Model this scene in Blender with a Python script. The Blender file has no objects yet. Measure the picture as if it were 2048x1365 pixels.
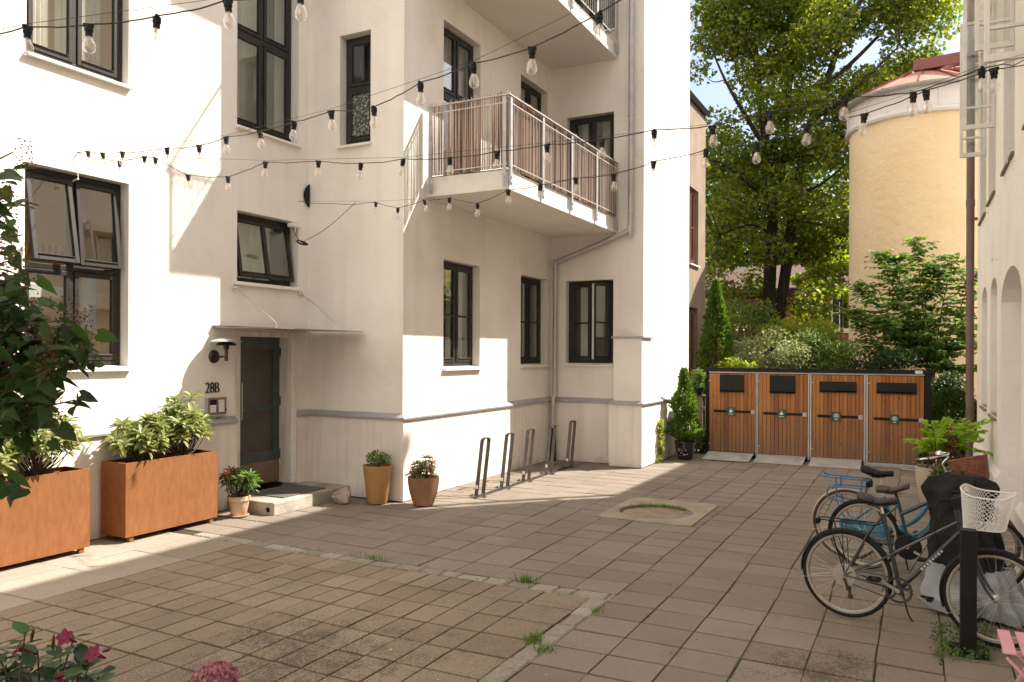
# A courtyard: white 28B house, rusty planters, bin shed, bicycles and festoon lights.
import bpy, math, random
import numpy as np
from mathutils import Vector, Matrix
random.seed(11); rng = np.random.default_rng(11)
S = bpy.context.scene
C = S.collection
PI = math.pi; R = math.radians
ORG = {}

# ------------------------------------------------------------------ camera geometry of the place (2048 x 1365 photo)
F_, YAW, YH, ROLL, EYE = 1576., R(27.17), 706., R(.2335), 2.05
cy_, sy_, cr_, sr_ = math.cos(YAW), math.sin(YAW), math.cos(ROLL), math.sin(ROLL)
def ray(x, y):
    x -= 1024; y -= 682.5
    u = cr_*x+sr_*y; v = -sr_*x+cr_*y+682.5-YH
    a, b = u/F_, -v/F_
    return Vector((-sy_+a*cy_, cy_+a*sy_, b))
def at(x, y, d):                       # the point of the place seen at a pixel, d metres ahead
    return Vector((0, 0, EYE))+ray(x, y)*d
def gnd(x, y, z=0.):
    r = ray(x, y); return Vector((0, 0, EYE))+r*((z-EYE)/r.z)

# ------------------------------------------------------------------ materials
def nd(nt, t, **kw):
    n = nt.nodes.new(t)
    for k, v in kw.items():
        if k.startswith('i_'): n.inputs[k[2:].replace('_', ' ')].default_value = v
        else: setattr(n, k, v)
    return n
def c4(c): return (c[0], c[1], c[2], 1)
def M(name, cols, scale=4, rough=.7, metal=0., bump=0., bscale=60, stretch=(1, 1, 1), island=0., detail=5, spec=.5, trans=0., pos=None, coat=0., bdist=.01, streak=None, contrast=1.):
    m = bpy.data.materials.new(name); m.use_nodes = True; nt = m.node_tree; L = nt.links
    p = nt.nodes['Principled BSDF']; out = nt.nodes['Material Output']
    tc = nd(nt, 'ShaderNodeTexCoord'); mp = nd(nt, 'ShaderNodeMapping'); mp.inputs['Scale'].default_value = stretch
    L.new(tc.outputs['Object'], mp.inputs['Vector'])
    if not isinstance(cols[0], (tuple, list)): cols = [cols]
    p.inputs['Roughness'].default_value = rough; p.inputs['Metallic'].default_value = metal
    p.inputs['Specular IOR Level'].default_value = spec; p.inputs['Coat Weight'].default_value = coat
    csock = None
    if len(cols) > 1:
        ns = nd(nt, 'ShaderNodeTexNoise'); ns.inputs['Scale'].default_value = scale; ns.inputs['Detail'].default_value = detail
        L.new(mp.outputs[0], ns.inputs['Vector'])
        fac = ns.outputs['Fac']
        if island:
            ge = nd(nt, 'ShaderNodeNewGeometry'); mx = nd(nt, 'ShaderNodeMix'); mx.inputs[0].default_value = island
            L.new(fac, mx.inputs[2]); L.new(ge.outputs['Random Per Island'], mx.inputs[3]); fac = mx.outputs[0]
        rp = nd(nt, 'ShaderNodeValToRGB'); e = rp.color_ramp.elements
        lo, hi = (.32, .68) if not island else (.32-.27*island, .68+.27*island)
        ps = pos or [lo+(hi-lo)*i/(len(cols)-1) for i in range(len(cols))]
        while len(e) < len(cols): e.new(.5)
        for el, c, q in zip(e, cols, ps): el.position = q
        for el, c in zip(rp.color_ramp.elements, cols): el.color = c4(c)
        L.new(fac, rp.inputs[0]); csock = rp.outputs[0]
        if streak:                      # vertical run-off stains: (strength, colour, scale)
            mp2 = nd(nt, 'ShaderNodeMapping'); mp2.inputs['Scale'].default_value = (streak[2], streak[2], streak[2]*.045)
            L.new(tc.outputs['Object'], mp2.inputs['Vector'])
            n2 = nd(nt, 'ShaderNodeTexNoise'); n2.inputs['Scale'].default_value = 1.; n2.inputs['Detail'].default_value = 3
            L.new(mp2.outputs[0], n2.inputs['Vector'])
            mr = nd(nt, 'ShaderNodeMapRange'); mr.inputs[1].default_value = .5; mr.inputs[2].default_value = .75; mr.inputs[4].default_value = streak[0]
            L.new(n2.outputs['Fac'], mr.inputs[0])
            mx2 = nd(nt, 'ShaderNodeMix', data_type='RGBA'); mx2.inputs[7].default_value = c4(streak[1])
            L.new(mr.outputs[0], mx2.inputs[0]); L.new(csock, mx2.inputs[6]); csock = mx2.outputs[2]
        L.new(csock, p.inputs['Base Color'])
    else:
        p.inputs['Base Color'].default_value = c4(cols[0])
    if bump:
        nb = nd(nt, 'ShaderNodeTexNoise'); nb.inputs['Scale'].default_value = bscale; nb.inputs['Detail'].default_value = 6
        L.new(mp.outputs[0], nb.inputs['Vector'])
        b = nd(nt, 'ShaderNodeBump'); b.inputs['Strength'].default_value = bump; b.inputs['Distance'].default_value = bdist
        L.new(nb.outputs['Fac'], b.inputs['Height']); L.new(b.outputs[0], p.inputs['Normal'])
    if trans:
        tr = nd(nt, 'ShaderNodeBsdfTranslucent'); ms = nd(nt, 'ShaderNodeMixShader'); ms.inputs[0].default_value = trans
        if csock is not None:
            hs = nd(nt, 'ShaderNodeHueSaturation'); hs.inputs['Hue'].default_value = .485; hs.inputs['Saturation'].default_value = 1.1; hs.inputs['Value'].default_value = 2.1
            L.new(csock, hs.inputs['Color']); L.new(hs.outputs[0], tr.inputs[0])
        else: tr.inputs[0].default_value = c4(cols[0])
        L.new(p.outputs[0], ms.inputs[1]); L.new(tr.outputs[0], ms.inputs[2]); L.new(ms.outputs[0], out.inputs[0])
    return m
def glassmat(name, tint=(.75, .78, .76), ior=1.5, refl=1.0, rough=0.0):
    m = bpy.data.materials.new(name); m.use_nodes = True; nt = m.node_tree; L = nt.links
    nt.nodes.remove(nt.nodes['Principled BSDF']); out = nt.nodes['Material Output']
    t = nd(nt, 'ShaderNodeBsdfTransparent'); t.inputs[0].default_value = c4(tint)
    g = nd(nt, 'ShaderNodeBsdfGlossy'); g.inputs['Roughness'].default_value = rough; g.inputs[0].default_value = (refl, refl, refl, 1)
    f = nd(nt, 'ShaderNodeLayerWeight'); f.inputs[0].default_value = .5; pw = nd(nt, 'ShaderNodeMath', operation='POWER'); pw.inputs[1].default_value = 4.; L.new(f.outputs['Facing'], pw.inputs[0])
    f0 = ((ior-1)/(ior+1))**2; ma = nd(nt, 'ShaderNodeMath', operation='MULTIPLY_ADD'); ma.inputs[1].default_value = 1-f0; ma.inputs[2].default_value = f0; L.new(pw.outputs[0], ma.inputs[0])
    mx = nd(nt, 'ShaderNodeMixShader'); L.new(ma.outputs[0], mx.inputs[0]); L.new(t.outputs[0], mx.inputs[1]); L.new(g.outputs[0], mx.inputs[2]); L.new(mx.outputs[0], out.inputs[0])
    return m

PLASTER = M('white_plaster', [(.715, .665, .60), (.795, .755, .695), (.835, .80, .745)], .9, .9, bump=.5, bscale=4.5, bdist=.022, streak=(.22, (.60, .53, .45), 5), detail=8)
PLINTH = M('plinth_plaster', [(.70, .645, .58), (.76, .70, .64), (.80, .75, .69)], 1.7, .9, bump=.4, bscale=12, bdist=.012, streak=(.38, (.53, .45, .37), 11))
CREAM = M('cream_plaster', [(.82, .775, .69), (.86, .82, .745), (.88, .845, .77)], 1.5, .9, bump=.5, bscale=10, bdist=.02, streak=(.12, (.62, .55, .45), 4))
NICHE = M('niche_plaster', [(.76, .72, .68), (.82, .79, .755)], 1.8, .9, bump=.4, bscale=9, bdist=.02)
YELLOW = M('yellow_plaster', [(.79, .595, .36), (.82, .635, .41), (.84, .67, .46)], .7, .9, bump=.7, bscale=5, bdist=.05, streak=(.14, (.72, .5, .22), 2))
LEDGE = M('ledge_sheet_metal', [(.33, .325, .33), (.42, .41, .41)], 3, .55, metal=.2, bump=.1, bscale=20)
FRAME = M('dark_window_paint', [(.022, .017, .015), (.034, .027, .024)], 5, .5, spec=.3)
DARKW = M('room_wall', [(.42, .37, .30), (.50, .44, .37)], 1.2, .95)
ROOMY = M('warm_room_wall', [(.72, .54, .28), (.78, .62, .36)], 1.2, .95)
CURT = M('curtain_linen', [(.76, .745, .71), (.83, .82, .79)], 6, .95, trans=.25)
GLASS = glassmat('window_glass', (.90, .91, .89), 1.95)
GLASSD = M('brown_door_glass', [(.05, .038, .03), (.065, .05, .04)], 2, .22, spec=.6)
STEEL = M('galvanised_steel', [(.40, .39, .38), (.46, .455, .44), (.50, .49, .48)], 5, .5, metal=.5)
STEELD = M('dull_galvanised_steel', [(.34, .35, .37), (.46, .47, .48)], 9, .5, metal=.35)
CONC = M('pale_concrete', [(.66, .62, .57), (.72, .69, .64)], 4, .9, bump=.15, bscale=40, streak=(.2, (.5, .46, .42), 9))
SOFFIT = M('painted_soffit', [(.76, .71, .64), (.80, .75, .69)], 1.2, .9, bump=.1, bscale=20)
BLACK = M('black_rubber', [(.005, .005, .005), (.009, .009, .009)], 20, .7, spec=.2)
BLACKM = M('black_powder_coat', [(.006, .0055, .0055), (.011, .010, .010)], 12, .5, bump=.05, bscale=90, spec=.25)
WHITEP = M('white_paint', [(.74, .71, .66), (.80, .78, .74)], 8, .5)
CASING = M('weathered_white_board', [(.62, .54, .46), (.74, .69, .62), (.79, .75, .70)], 9, .75, stretch=(1, 1, .15), bump=.15, bscale=30)
DOORP = M('grey_green_door_paint', [(.042, .056, .053), (.056, .072, .068)], 6, .4)
BRONZE = M('brown_kick_plate', [(.20, .145, .105), (.27, .20, .15)], 3, .35, metal=.6)
CHROME = M('polished_metal', [(.65, .64, .62), (.75, .74, .72)], 10, .22, metal=1.)
CORTEN = M('corten_steel', [(.205, .072, .019), (.232, .085, .0225), (.258, .098, .027)], 22, .8, bump=.25, bscale=120, stretch=(1, 1, .35), detail=10, streak=(.28, (.16, .055, .016), 9), bdist=.004)
SOIL = M('planting_soil', [(.02, .012, .008), (.06, .038, .025)], 30, 1., bump=1., bscale=50, bdist=.03)
# ------------------------------------------------------------------ mesh builder
class MB:
    def __init__(s, T=None): s.v = []; s.f = []; s.mi = []; s.T = T; s.k = 0
    def add(s, vs, fs):
        o = len(s.v)
        if s.T is not None: vs = [tuple(s.T @ Vector(v)) for v in vs]
        s.v += [tuple(v) for v in vs]; s.f += [tuple(i+o for i in f) for f in fs]; s.mi += [s.k]*len(fs); return s
    def box(s, a, b):
        (x0, y0, z0), (x1, y1, z1) = a, b
        return s.add([(x0, y0, z0), (x1, y0, z0), (x1, y1, z0), (x0, y1, z0), (x0, y0, z1), (x1, y0, z1), (x1, y1, z1), (x0, y1, z1)],
                     [(0, 3, 2, 1), (4, 5, 6, 7), (0, 1, 5, 4), (1, 2, 6, 5), (2, 3, 7, 6), (3, 0, 4, 7)])
    def beam(s, p, q, w, h, up=(0, 0, 1)):
        p, q = Vector(p), Vector(q); d = (q-p).normalized(); u = Vector(up); sd = d.cross(u)
        if sd.length < 1e-4: sd = d.cross(Vector((1, 0, 0)))
        sd.normalize(); u = sd.cross(d).normalized()
        a, b = sd*w/2, u*h/2; c = [-a-b, a-b, a+b, -a+b]
        return s.add([p+k for k in c]+[q+k for k in c], [(3, 2, 1, 0), (4, 5, 6, 7), (0, 1, 5, 4), (1, 2, 6, 5), (2, 3, 7, 6), (3, 0, 4, 7)])
    def tube(s, pts, r, n=8, closed=False):
        pts = [Vector(p) for p in pts]; m = len(pts); rs = r if isinstance(r, (list, tuple)) else [r]*m
        vs = []; ref = None
        for i, p in enumerate(pts):
            if closed: d = pts[(i+1) % m]-pts[i-1]
            else: d = pts[min(i+1, m-1)]-pts[max(i-1, 0)]
            if d.length < 1e-9: d = Vector((0, 0, 1))
            d.normalize()
            if ref is None:
                ref = d.orthogonal()
                if abs(d.z) < .9: ref = d.cross(Vector((0, 0, 1)))
            ref = (ref-d*ref.dot(d))
            if ref.length < 1e-6: ref = d.orthogonal()
            ref.normalize(); b = d.cross(ref)
            for k in range(n):
                a = 2*PI*k/n; vs.append(p+(ref*math.cos(a)+b*math.sin(a))*rs[i])
        fs = []
        for i in range(m if closed else m-1):
            j = (i+1) % m
            for k in range(n):
                l = (k+1) % n; fs.append((i*n+k, i*n+l, j*n+l, j*n+k))
        if not closed: fs += [tuple(range(n-1, -1, -1)), tuple((m-1)*n+k for k in range(n))]
        return s.add(vs, fs)
    def lathe(s, c, prof, n=24, axis='z'):
        vs = []; m = len(prof)
        for r, z in prof:
            for k in range(n):
                a = 2*PI*k/n; x, y = r*math.cos(a), r*math.sin(a)
                v = {'z': (x, y, z), 'x': (z, x, y), 'y': (x, z, y)}[axis]
                vs.append((c[0]+v[0], c[1]+v[1], c[2]+v[2]))
        fs = [(i*n+k, i*n+(k+1) % n, (i+1)*n+(k+1) % n, (i+1)*n+k) for i in range(m-1) for k in range(n)]
        if prof[0][0] > 1e-6: fs.append(tuple(range(n-1, -1, -1)))
        if prof[-1][0] > 1e-6: fs.append(tuple((m-1)*n+k for k in range(n)))
        return s.add(vs, fs)
    def prism(s, poly, vec):
        n = len(poly); v = Vector(vec); P = [Vector(p) for p in poly]
        return s.add(P+[p+v for p in P], [tuple(range(n-1, -1, -1)), tuple(range(n, 2*n))]+[(i, (i+1) % n, n+(i+1) % n, n+i) for i in range(n)])
    def face(s, poly): return s.add(poly, [tuple(range(len(poly)))])
    def ball(s, c, r, n=10, sc=(1, 1, 1)):
        m = n//2; vs = []; 
        for i in range(m+1):
            t = PI*i/m
            for k in range(n):
                a = 2*PI*k/n; vs.append((c[0]+r*sc[0]*math.sin(t)*math.cos(a), c[1]+r*sc[1]*math.sin(t)*math.sin(a), c[2]+r*sc[2]*math.cos(t)))
        return s.add(vs, [(i*n+k, (i+1)*n+k, (i+1)*n+(k+1) % n, i*n+(k+1) % n) for i in range(m) for k in range(n)])
    def strip(s, path, prof, closed=False):   # profile of (offset outward, z) swept along a plan path, outward = right of travel
        n = len(path); P = [Vector((p[0], p[1])) for p in path]; rows = []
        for i in range(n):
            ns = []
            if i > 0: d = (P[i]-P[i-1]).normalized(); ns.append(Vector((d.y, -d.x)))
            if i < n-1: d = (P[i+1]-P[i]).normalized(); ns.append(Vector((d.y, -d.x)))
            if len(ns) == 2: mn = (ns[0]+ns[1])/(1+ns[0].dot(ns[1]))
            else: mn = ns[0]
            rows.append([(P[i].x+mn.x*o, P[i].y+mn.y*o, z) for o, z in prof])
        m = len(prof); vs = [v for r_ in rows for v in r_]
        fs = [(i*m+k, (i+1)*m+k, (i+1)*m+k+1, i*m+k+1) for i in range(n-1) for k in range(m-1)]
        fs += [tuple(range(m)), tuple((n-1)*m+k for k in range(m-1, -1, -1))]
        return s.add(vs, fs)
    def build(s, name, mats, parent=None, smooth=False, bevel=0., org=None, segs=2, soft=0):
        me = bpy.data.meshes.new(name)
        o = bpy.data.objects.new(name, me); C.objects.link(o)
        off = ORG[parent.name] if parent is not None else Vector(org) if org is not None else None
        if off is None:
            A = np.array(s.v); off = Vector(((A[:, 0].min()+A[:, 0].max())/2, (A[:, 1].min()+A[:, 1].max())/2, A[:, 2].min()))
        me.from_pydata([(v[0]-off[0], v[1]-off[1], v[2]-off[2]) for v in s.v], [], s.f)
        if not isinstance(mats, (list, tuple)): mats = [mats]
        for m in mats: me.materials.append(m)
        if len(mats) > 1: me.polygons.foreach_set('material_index', s.mi)
        if smooth:
            me.polygons.foreach_set('use_smooth', [True]*len(me.polygons))
            if not soft: me.set_sharp_from_angle(angle=R(40))
        if soft: o.modifiers.new('soft', 'SUBSURF').levels = soft; o.modifiers['soft'].render_levels = soft
        if bevel:
            b = o.modifiers.new('edge', 'BEVEL'); b.width = bevel; b.segments = segs; b.limit_method = 'ANGLE'; b.angle_limit = R(40)
        ORG[o.name] = Vector(off)
        if parent is not None: o.parent = parent
        else: o.location = off
        return o
def tag(o, label, cat, group=None):
    o['label'] = label; o['category'] = cat
    if group: o['group'] = group
    return o
def thing(name, label, cat, loc=(0, 0, 0), group=None):      # parts are then given in world coordinates
    o = bpy.data.objects.new(name, None); C.objects.link(o); o.empty_display_size = .1
    o.location = loc; ORG[o.name] = Vector(loc); return tag(o, label, cat, group)
def local(name, label, cat, group=None): return thing(name, label, cat, (0, 0, 0), group)   # parts in local coordinates, moved afterwards
def structure(o): o['kind'] = 'structure'; return o
def stuff(o): o['kind'] = 'stuff'; return o
def dup(root, loc, rz=0., label=None):
    def cp(o, par):
        c = o.copy(); C.objects.link(c)
        if par is not None: c.parent = par
        for ch in [x for x in bpy.data.objects if x.parent is o and x is not c]: cp(ch, c)
        return c
    r = cp(root, None); r.location = loc; r.rotation_euler = (0, 0, rz)
    if label: r['label'] = label
    return r
def sm(pts, k=6):                                          # Catmull-Rom smoothing of a polyline
    P = [Vector(p) for p in pts]; out = []
    for i in range(len(P)-1):
        a, b, c, d = P[max(i-1, 0)], P[i], P[i+1], P[min(i+2, len(P)-1)]
        for j in range(k):
            t = j/k; out.append(.5*((2*b)+(c-a)*t+(2*a-5*b+4*c-d)*t*t+(3*b-a-3*c+d)*t**3))
    return out+[P[-1]]
# ------------------------------------------------------------------ leaves
LEAF = {'oval': ([(0, 0, 0), (-.32, .22, .04), (-.5, .5, .05), (-.3, .8, .0), (0, 1, -.06), (.3, .8, .0), (.5, .5, .05), (.32, .22, .04), (0, .3, -.03), (0, .65, -.05)],
                 [(0, 8, 1), (1, 8, 9, 2), (2, 9, 3), (3, 9, 4), (0, 7, 8), (7, 6, 9, 8), (6, 5, 9), (5, 4, 9)]),
        'heart': ([(0, .08, 0), (-.3, -.06, .02), (-.52, .16, .05), (-.45, .5, .04), (-.2, .8, -.02), (0, 1.05, -.1), (.2, .8, -.02), (.45, .5, .04), (.52, .16, .05), (.3, -.06, .02), (0, .45, -.05)],
                  [(0, 10, 2, 1), (2, 10, 3), (3, 10, 4), (4, 10, 5), (0, 9, 8, 10), (8, 7, 10), (7, 6, 10), (6, 5, 10)]),
        'quad': ([(0, 0, 0), (-.5, .45, .06), (0, 1, -.05), (.5, .45, .06)], [(0, 3, 2, 1)]),
        'tri2': ([(0, 0, 0), (-.5, .5, .1), (0, 1, -.08), (.5, .5, .1)], [(0, 2, 1), (0, 3, 2)]),
        'maple': ([(0, 0, 0), (-.42, .12, .03), (-.5, .5, .06), (-.2, .55, 0), (0, 1, -.1), (.2, .55, 0), (.5, .5, .06), (.42, .12, .03)],
                  [(0, 3, 2, 1), (0, 5, 4, 3), (0, 7, 6, 5)]),
        'strap': ([(0, 0, 0), (-.5, .3, .06), (-.45, .7, .05), (0, 1, -.12), (.45, .7, .05), (.5, .3, .06), (0, .5, 0.)],
                  [(0, 6, 1), (1, 6, 2), (2, 6, 3), (0, 5, 6), (5, 4, 6), (4, 3, 6)]),
        'blade': ([(-.5, 0, 0), (.5, 0, 0), (.3, .6, .05), (-.3, .6, .05), (0, 1, .2)], [(0, 1, 2, 3), (3, 2, 4)])}
def nrm(a): return a/np.maximum(np.linalg.norm(a, axis=-1, keepdims=True), 1e-9)
def leaves(name, pos, dirs, nors, Ls, Ws, mat, parent=None, kind='oval', org=None):
    V, Fc = LEAF[kind]; V = np.array(V, float); n = len(pos)
    d = nrm(np.asarray(dirs, float)); s = nrm(np.cross(d, np.asarray(nors, float)+1e-6)); u = np.cross(s, d)
    Ls = np.broadcast_to(Ls, (n,))[:, None, None]; Ws = np.broadcast_to(Ws, (n,))[:, None, None]
    A = pos[:, None, :]+s[:, None, :]*V[None, :, 0:1]*Ws+d[:, None, :]*V[None, :, 1:2]*Ls+u[:, None, :]*V[None, :, 2:3]*Ls
    A = A.reshape(-1, 3); k = len(V)
    off = ORG[parent.name] if parent is not None else Vector(org) if org is not None else Vector((A[:, 0].mean(), A[:, 1].mean(), A[:, 2].min()))
    A = A-np.array(off)
    me = bpy.data.meshes.new(name); o = bpy.data.objects.new(name, me); C.objects.link(o)
    lt = np.array([len(f) for f in Fc]); fl = np.concatenate([np.array(f) for f in Fc])
    me.vertices.add(len(A)); me.vertices.foreach_set('co', A.ravel())
    idx = (fl[None, :]+(np.arange(n)*k)[:, None]).ravel(); tot = np.tile(lt, n)
    me.loops.add(len(idx)); me.loops.foreach_set('vertex_index', idx)
    me.polygons.add(len(tot)); me.polygons.foreach_set('loop_start', np.concatenate([[0], np.cumsum(tot)[:-1]])); me.polygons.foreach_set('loop_total', tot)
    me.update(calc_edges=True); me.validate()
    me.materials.append(mat); ORG[o.name] = Vector(off)
    if parent is not None: o.parent = parent
    else: o.location = off
    return o
def ellip(n, c, r, shell=.55):                               # points inside an ellipsoid, more towards its outside
    v = nrm(rng.normal(size=(n, 3))); t = rng.uniform(shell**3, 1, n)**(1/3)
    return np.array(c)+v*t[:, None]*np.array(r), v
def leafmat(name, cols, trans=.35, rough=.5, spec=.4, scale=1.6, island=.55):
    return M(name, cols, scale, rough, island=island, trans=trans, spec=spec)
SKYC=(6.6,6.2,5.7); SKYS=.1; SUNE=4.8; EXPO=1.2
# ------------------------------------------------------------------ ground
SETT = M('granite_sett', [(.17, .15, .115), (.26, .235, .19), (.36, .335, .29)], 24, .95, bump=1., bscale=40, island=.4, detail=8)
JOINT = M('joint_soil', [(.028, .02, .014), (.045, .033, .022), (.04, .044, .018)], 7, 1., bump=.5, bscale=60)
FARG = M('garden_soil', [(.05, .045, .028), (.08, .065, .04)], 2, 1., bump=.5, bscale=8)
def pavermat(name, cols, moss, grime, spot=None):
    m = M(name, cols, 2.2, .92, island=.42, bump=.7, bscale=70, bdist=.006, detail=8)
    nt = m.node_tree; L = nt.links; p = nt.nodes['Principled BSDF']; src = p.inputs['Base Color'].links[0].from_socket
    tc = nd(nt, 'ShaderNodeTexCoord')
    def layer(src, scale, a, b, amt, col, fine=0):
        n = nd(nt, 'ShaderNodeTexNoise'); n.inputs['Scale'].default_value = scale; n.inputs['Detail'].default_value = 9; n.inputs['Roughness'].default_value = .68
        L.new(tc.outputs['Object'], n.inputs['Vector']); f = n.outputs['Fac']
        if fine:
            n2 = nd(nt, 'ShaderNodeTexNoise'); n2.inputs['Scale'].default_value = fine; n2.inputs['Detail'].default_value = 4; L.new(tc.outputs['Object'], n2.inputs['Vector'])
            mu = nd(nt, 'ShaderNodeMath', operation='MULTIPLY'); L.new(f, mu.inputs[0]); L.new(n2.outputs['Fac'], mu.inputs[1])
            m2 = nd(nt, 'ShaderNodeMath', operation='MULTIPLY'); m2.inputs[1].default_value = 2.; L.new(mu.outputs[0], m2.inputs[0]); f = m2.outputs[0]
        r = nd(nt, 'ShaderNodeMapRange'); r.inputs[1].default_value = a; r.inputs[2].default_value = b; r.inputs[4].default_value = amt; L.new(f, r.inputs[0])
        x = nd(nt, 'ShaderNodeMix', data_type='RGBA'); x.inputs[7].default_value = c4(col); L.new(r.outputs[0], x.inputs[0]); L.new(src, x.inputs[6]); return x.outputs[2]
    src = layer(src, .55, .5, .72, moss, (.20, .19, .09))
    src = layer(src, .55, .47, .66, grime, (.07, .052, .04), 120)
    src = layer(src, .42, .50, .66, grime*.55, (.12, .095, .072))
    src = layer(src, 60., .57, .70, .5, (.09, .075, .06))
    src = layer(src, 48., .62, .72, .5, (.42, .385, .34))
    src = layer(src, 5., .52, .72, .35, (.13, .105, .085))
    if spot:                             # a patch of dark lichen
        sx = nd(nt, 'ShaderNodeVectorMath', operation='DISTANCE'); sx.inputs[1].default_value = spot[0]; L.new(tc.outputs['Object'], sx.inputs[0])
        n = nd(nt, 'ShaderNodeTexNoise'); n.inputs['Scale'].default_value = 3.2; n.inputs['Detail'].default_value = 9; n.inputs['Roughness'].default_value = .72; L.new(tc.outputs['Object'], n.inputs['Vector'])
        n2 = nd(nt, 'ShaderNodeTexNoise'); n2.inputs['Scale'].default_value = 60.; n2.inputs['Detail'].default_value = 3; L.new(tc.outputs['Object'], n2.inputs['Vector'])
        a = nd(nt, 'ShaderNodeMath', operation='MULTIPLY_ADD'); a.inputs[1].default_value = -.22/spot[1]; L.new(sx.outputs['Value'], a.inputs[0]); L.new(n.outputs['Fac'], a.inputs[2])
        b = nd(nt, 'ShaderNodeMath', operation='MULTIPLY_ADD'); b.inputs[1].default_value = .8; L.new(n2.outputs['Fac'], b.inputs[0]); L.new(a.outputs[0], b.inputs[2])
        r = nd(nt, 'ShaderNodeMapRange'); r.inputs[1].default_value = .70; r.inputs[2].default_value = .92; r.inputs[4].default_value = .75; L.new(b.outputs[0], r.inputs[0])
        x = nd(nt, 'ShaderNodeMix', data_type='RGBA'); x.inputs[7].default_value = (.062, .046, .034, 1); L.new(r.outputs[0], x.inputs[0]); L.new(src, x.inputs[6]); src = x.outputs[2]
    L.new(src, p.inputs['Base Color']); return m
PAVER = pavermat('grey_paver', [(.19, .152, .122), (.225, .183, .150), (.262, .215, .178)], .22, .25, ((-.5, 5.5, 0), .45))
PAVERB = pavermat('buff_paver', [(.225, .168, .118), (.265, .202, .146), (.305, .24, .178)], .30, .55, ((-3.7, 4.1, 0), .95))
PAVERW = pavermat('worn_slab', [(.28, .235, .19), (.32, .275, .225), (.36, .31, .26)], .12, .12)
def gz(x, y): return -.006+.008*math.sin(x*1.1+.6*y)+.006*math.sin(.9*y-1.3)-.006*math.exp(-((x+3)**2+(y-8.6)**2)/1.2)
structure(MB().box((-200, -60, -.6), (200, 260, -.05)).build('garden_ground', FARG, org=(0, 0, 0)))
def warp(x, y): return x+.009*math.sin(1.35*y+.6*x)+.004*math.sin(3.1*y-1.), y+.010*math.sin(1.15*x+.4*y)+.004*math.sin(2.7*x+1.)
mb = MB(); nx, ny = 48, 116; X0, X1, Y0, Y1 = -8.05, 1.6, -6., 17.6
mb.add([(X0+(X1-X0)*i/nx, Y0+(Y1-Y0)*j/ny, gz(X0+(X1-X0)*i/nx, Y0+(Y1-Y0)*j/ny)-.0085-(.05 if math.hypot(X0+(X1-X0)*i/nx+2.98, Y0+(Y1-Y0)*j/ny-9.88) < .56 else 0)) for i in range(nx+1) for j in range(ny+1)], [(i*(ny+1)+j, (i+1)*(ny+1)+j, (i+1)*(ny+1)+j+1, i*(ny+1)+j+1) for i in range(nx) for j in range(ny)])
structure(mb.build('paving_bed', JOINT, org=(0, 0, 0), smooth=True))
def tiles(name, xs, ys, mat, keep, gx=.0042, gy=.0085):
    mb = MB()
    for i in range(len(xs)-1):
        for j in range(len(ys)-1):
            x0, x1, y0, y1 = xs[i], xs[i+1], ys[j], ys[j+1]
            if not keep((x0+x1)/2, (y0+y1)/2): continue
            dz = random.gauss(0, .0013); tx, ty = random.gauss(0, .0035)+(gz(x1, y0)-gz(x0, y0))/(x1-x0), random.gauss(0, .0035)+(gz(x0, y1)-gz(x0, y0))/(y1-y0); b = .004; gx_ = gx+random.uniform(0, .002); gy_ = gy+random.uniform(0, .003)
            jx, jy = random.gauss(0, .0022), random.gauss(0, .0022)
            def zz(x, y): return gz((x0+x1)/2, (y0+y1)/2)+dz+(x-(x0+x1)/2)*tx+(y-(y0+y1)/2)*ty
            A = [(x0+gx_+jx, y0+gy_+jy), (x1-gx_+jx, y0+gy_+jy), (x1-gx_+jx, y1-gy_+jy), (x0+gx_+jx, y1-gy_+jy)]
            B = [(x0+gx_+b+jx, y0+gy_+b+jy), (x1-gx_-b+jx, y0+gy_+b+jy), (x1-gx_-b+jx, y1-gy_-b+jy), (x0+gx_+b+jx, y1-gy_-b+jy)]
            vs = [(x, y, -.03) for x, y in A]+[(x, y, zz(x, y)-.003) for x, y in A]+[(x, y, zz(x, y)) for x, y in B]
            fs = [(8, 9, 10, 11)]
            for k in range(4):
                l = (k+1) % 4; fs += [(k, l, 4+l, 4+k), (4+k, 4+l, 8+l, 8+k)]
            mb.add([warp(v[0], v[1])+(v[2],) for v in vs], fs)
    o = mb.build(name, mat, org=(0, 0, 0)); return structure(o)
XR = [-2.265+.405*k for k in range(0, 10)]; XU = [-2.265-.405*k for k in range(14, -1, -1)]
YR = [5.43+.362*k for k in range(-30, 34)]; YU = [6.37+.362*k for k in range(0, 31)]
KB = [-6.4+.2369*k for k in range(0, 18)][:17]; KB[-1] = -2.425
tiles('grey_paving', XR, YR, PAVER, lambda x, y: True)
tiles('upper_paving', XU, YU, PAVER, lambda x, y: not (-3.45 < x < -2.6 and 9.35 < y < 10.6) and not (x < -6.3 and y > 9.05) and not (y > 13.9 and x < -4.5))
tiles('buff_paving', KB, [6.2-.375*k for k in range(32, -1, -1)], PAVERB, lambda x, y: True, .0058, .008)
tiles('worn_slab_paving', [-7.96, -7.18, -6.4], [6.2-.75*k for k in range(16, -1, -1)], PAVERW, lambda x, y: True, .004, .005)
mb = MB()
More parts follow.
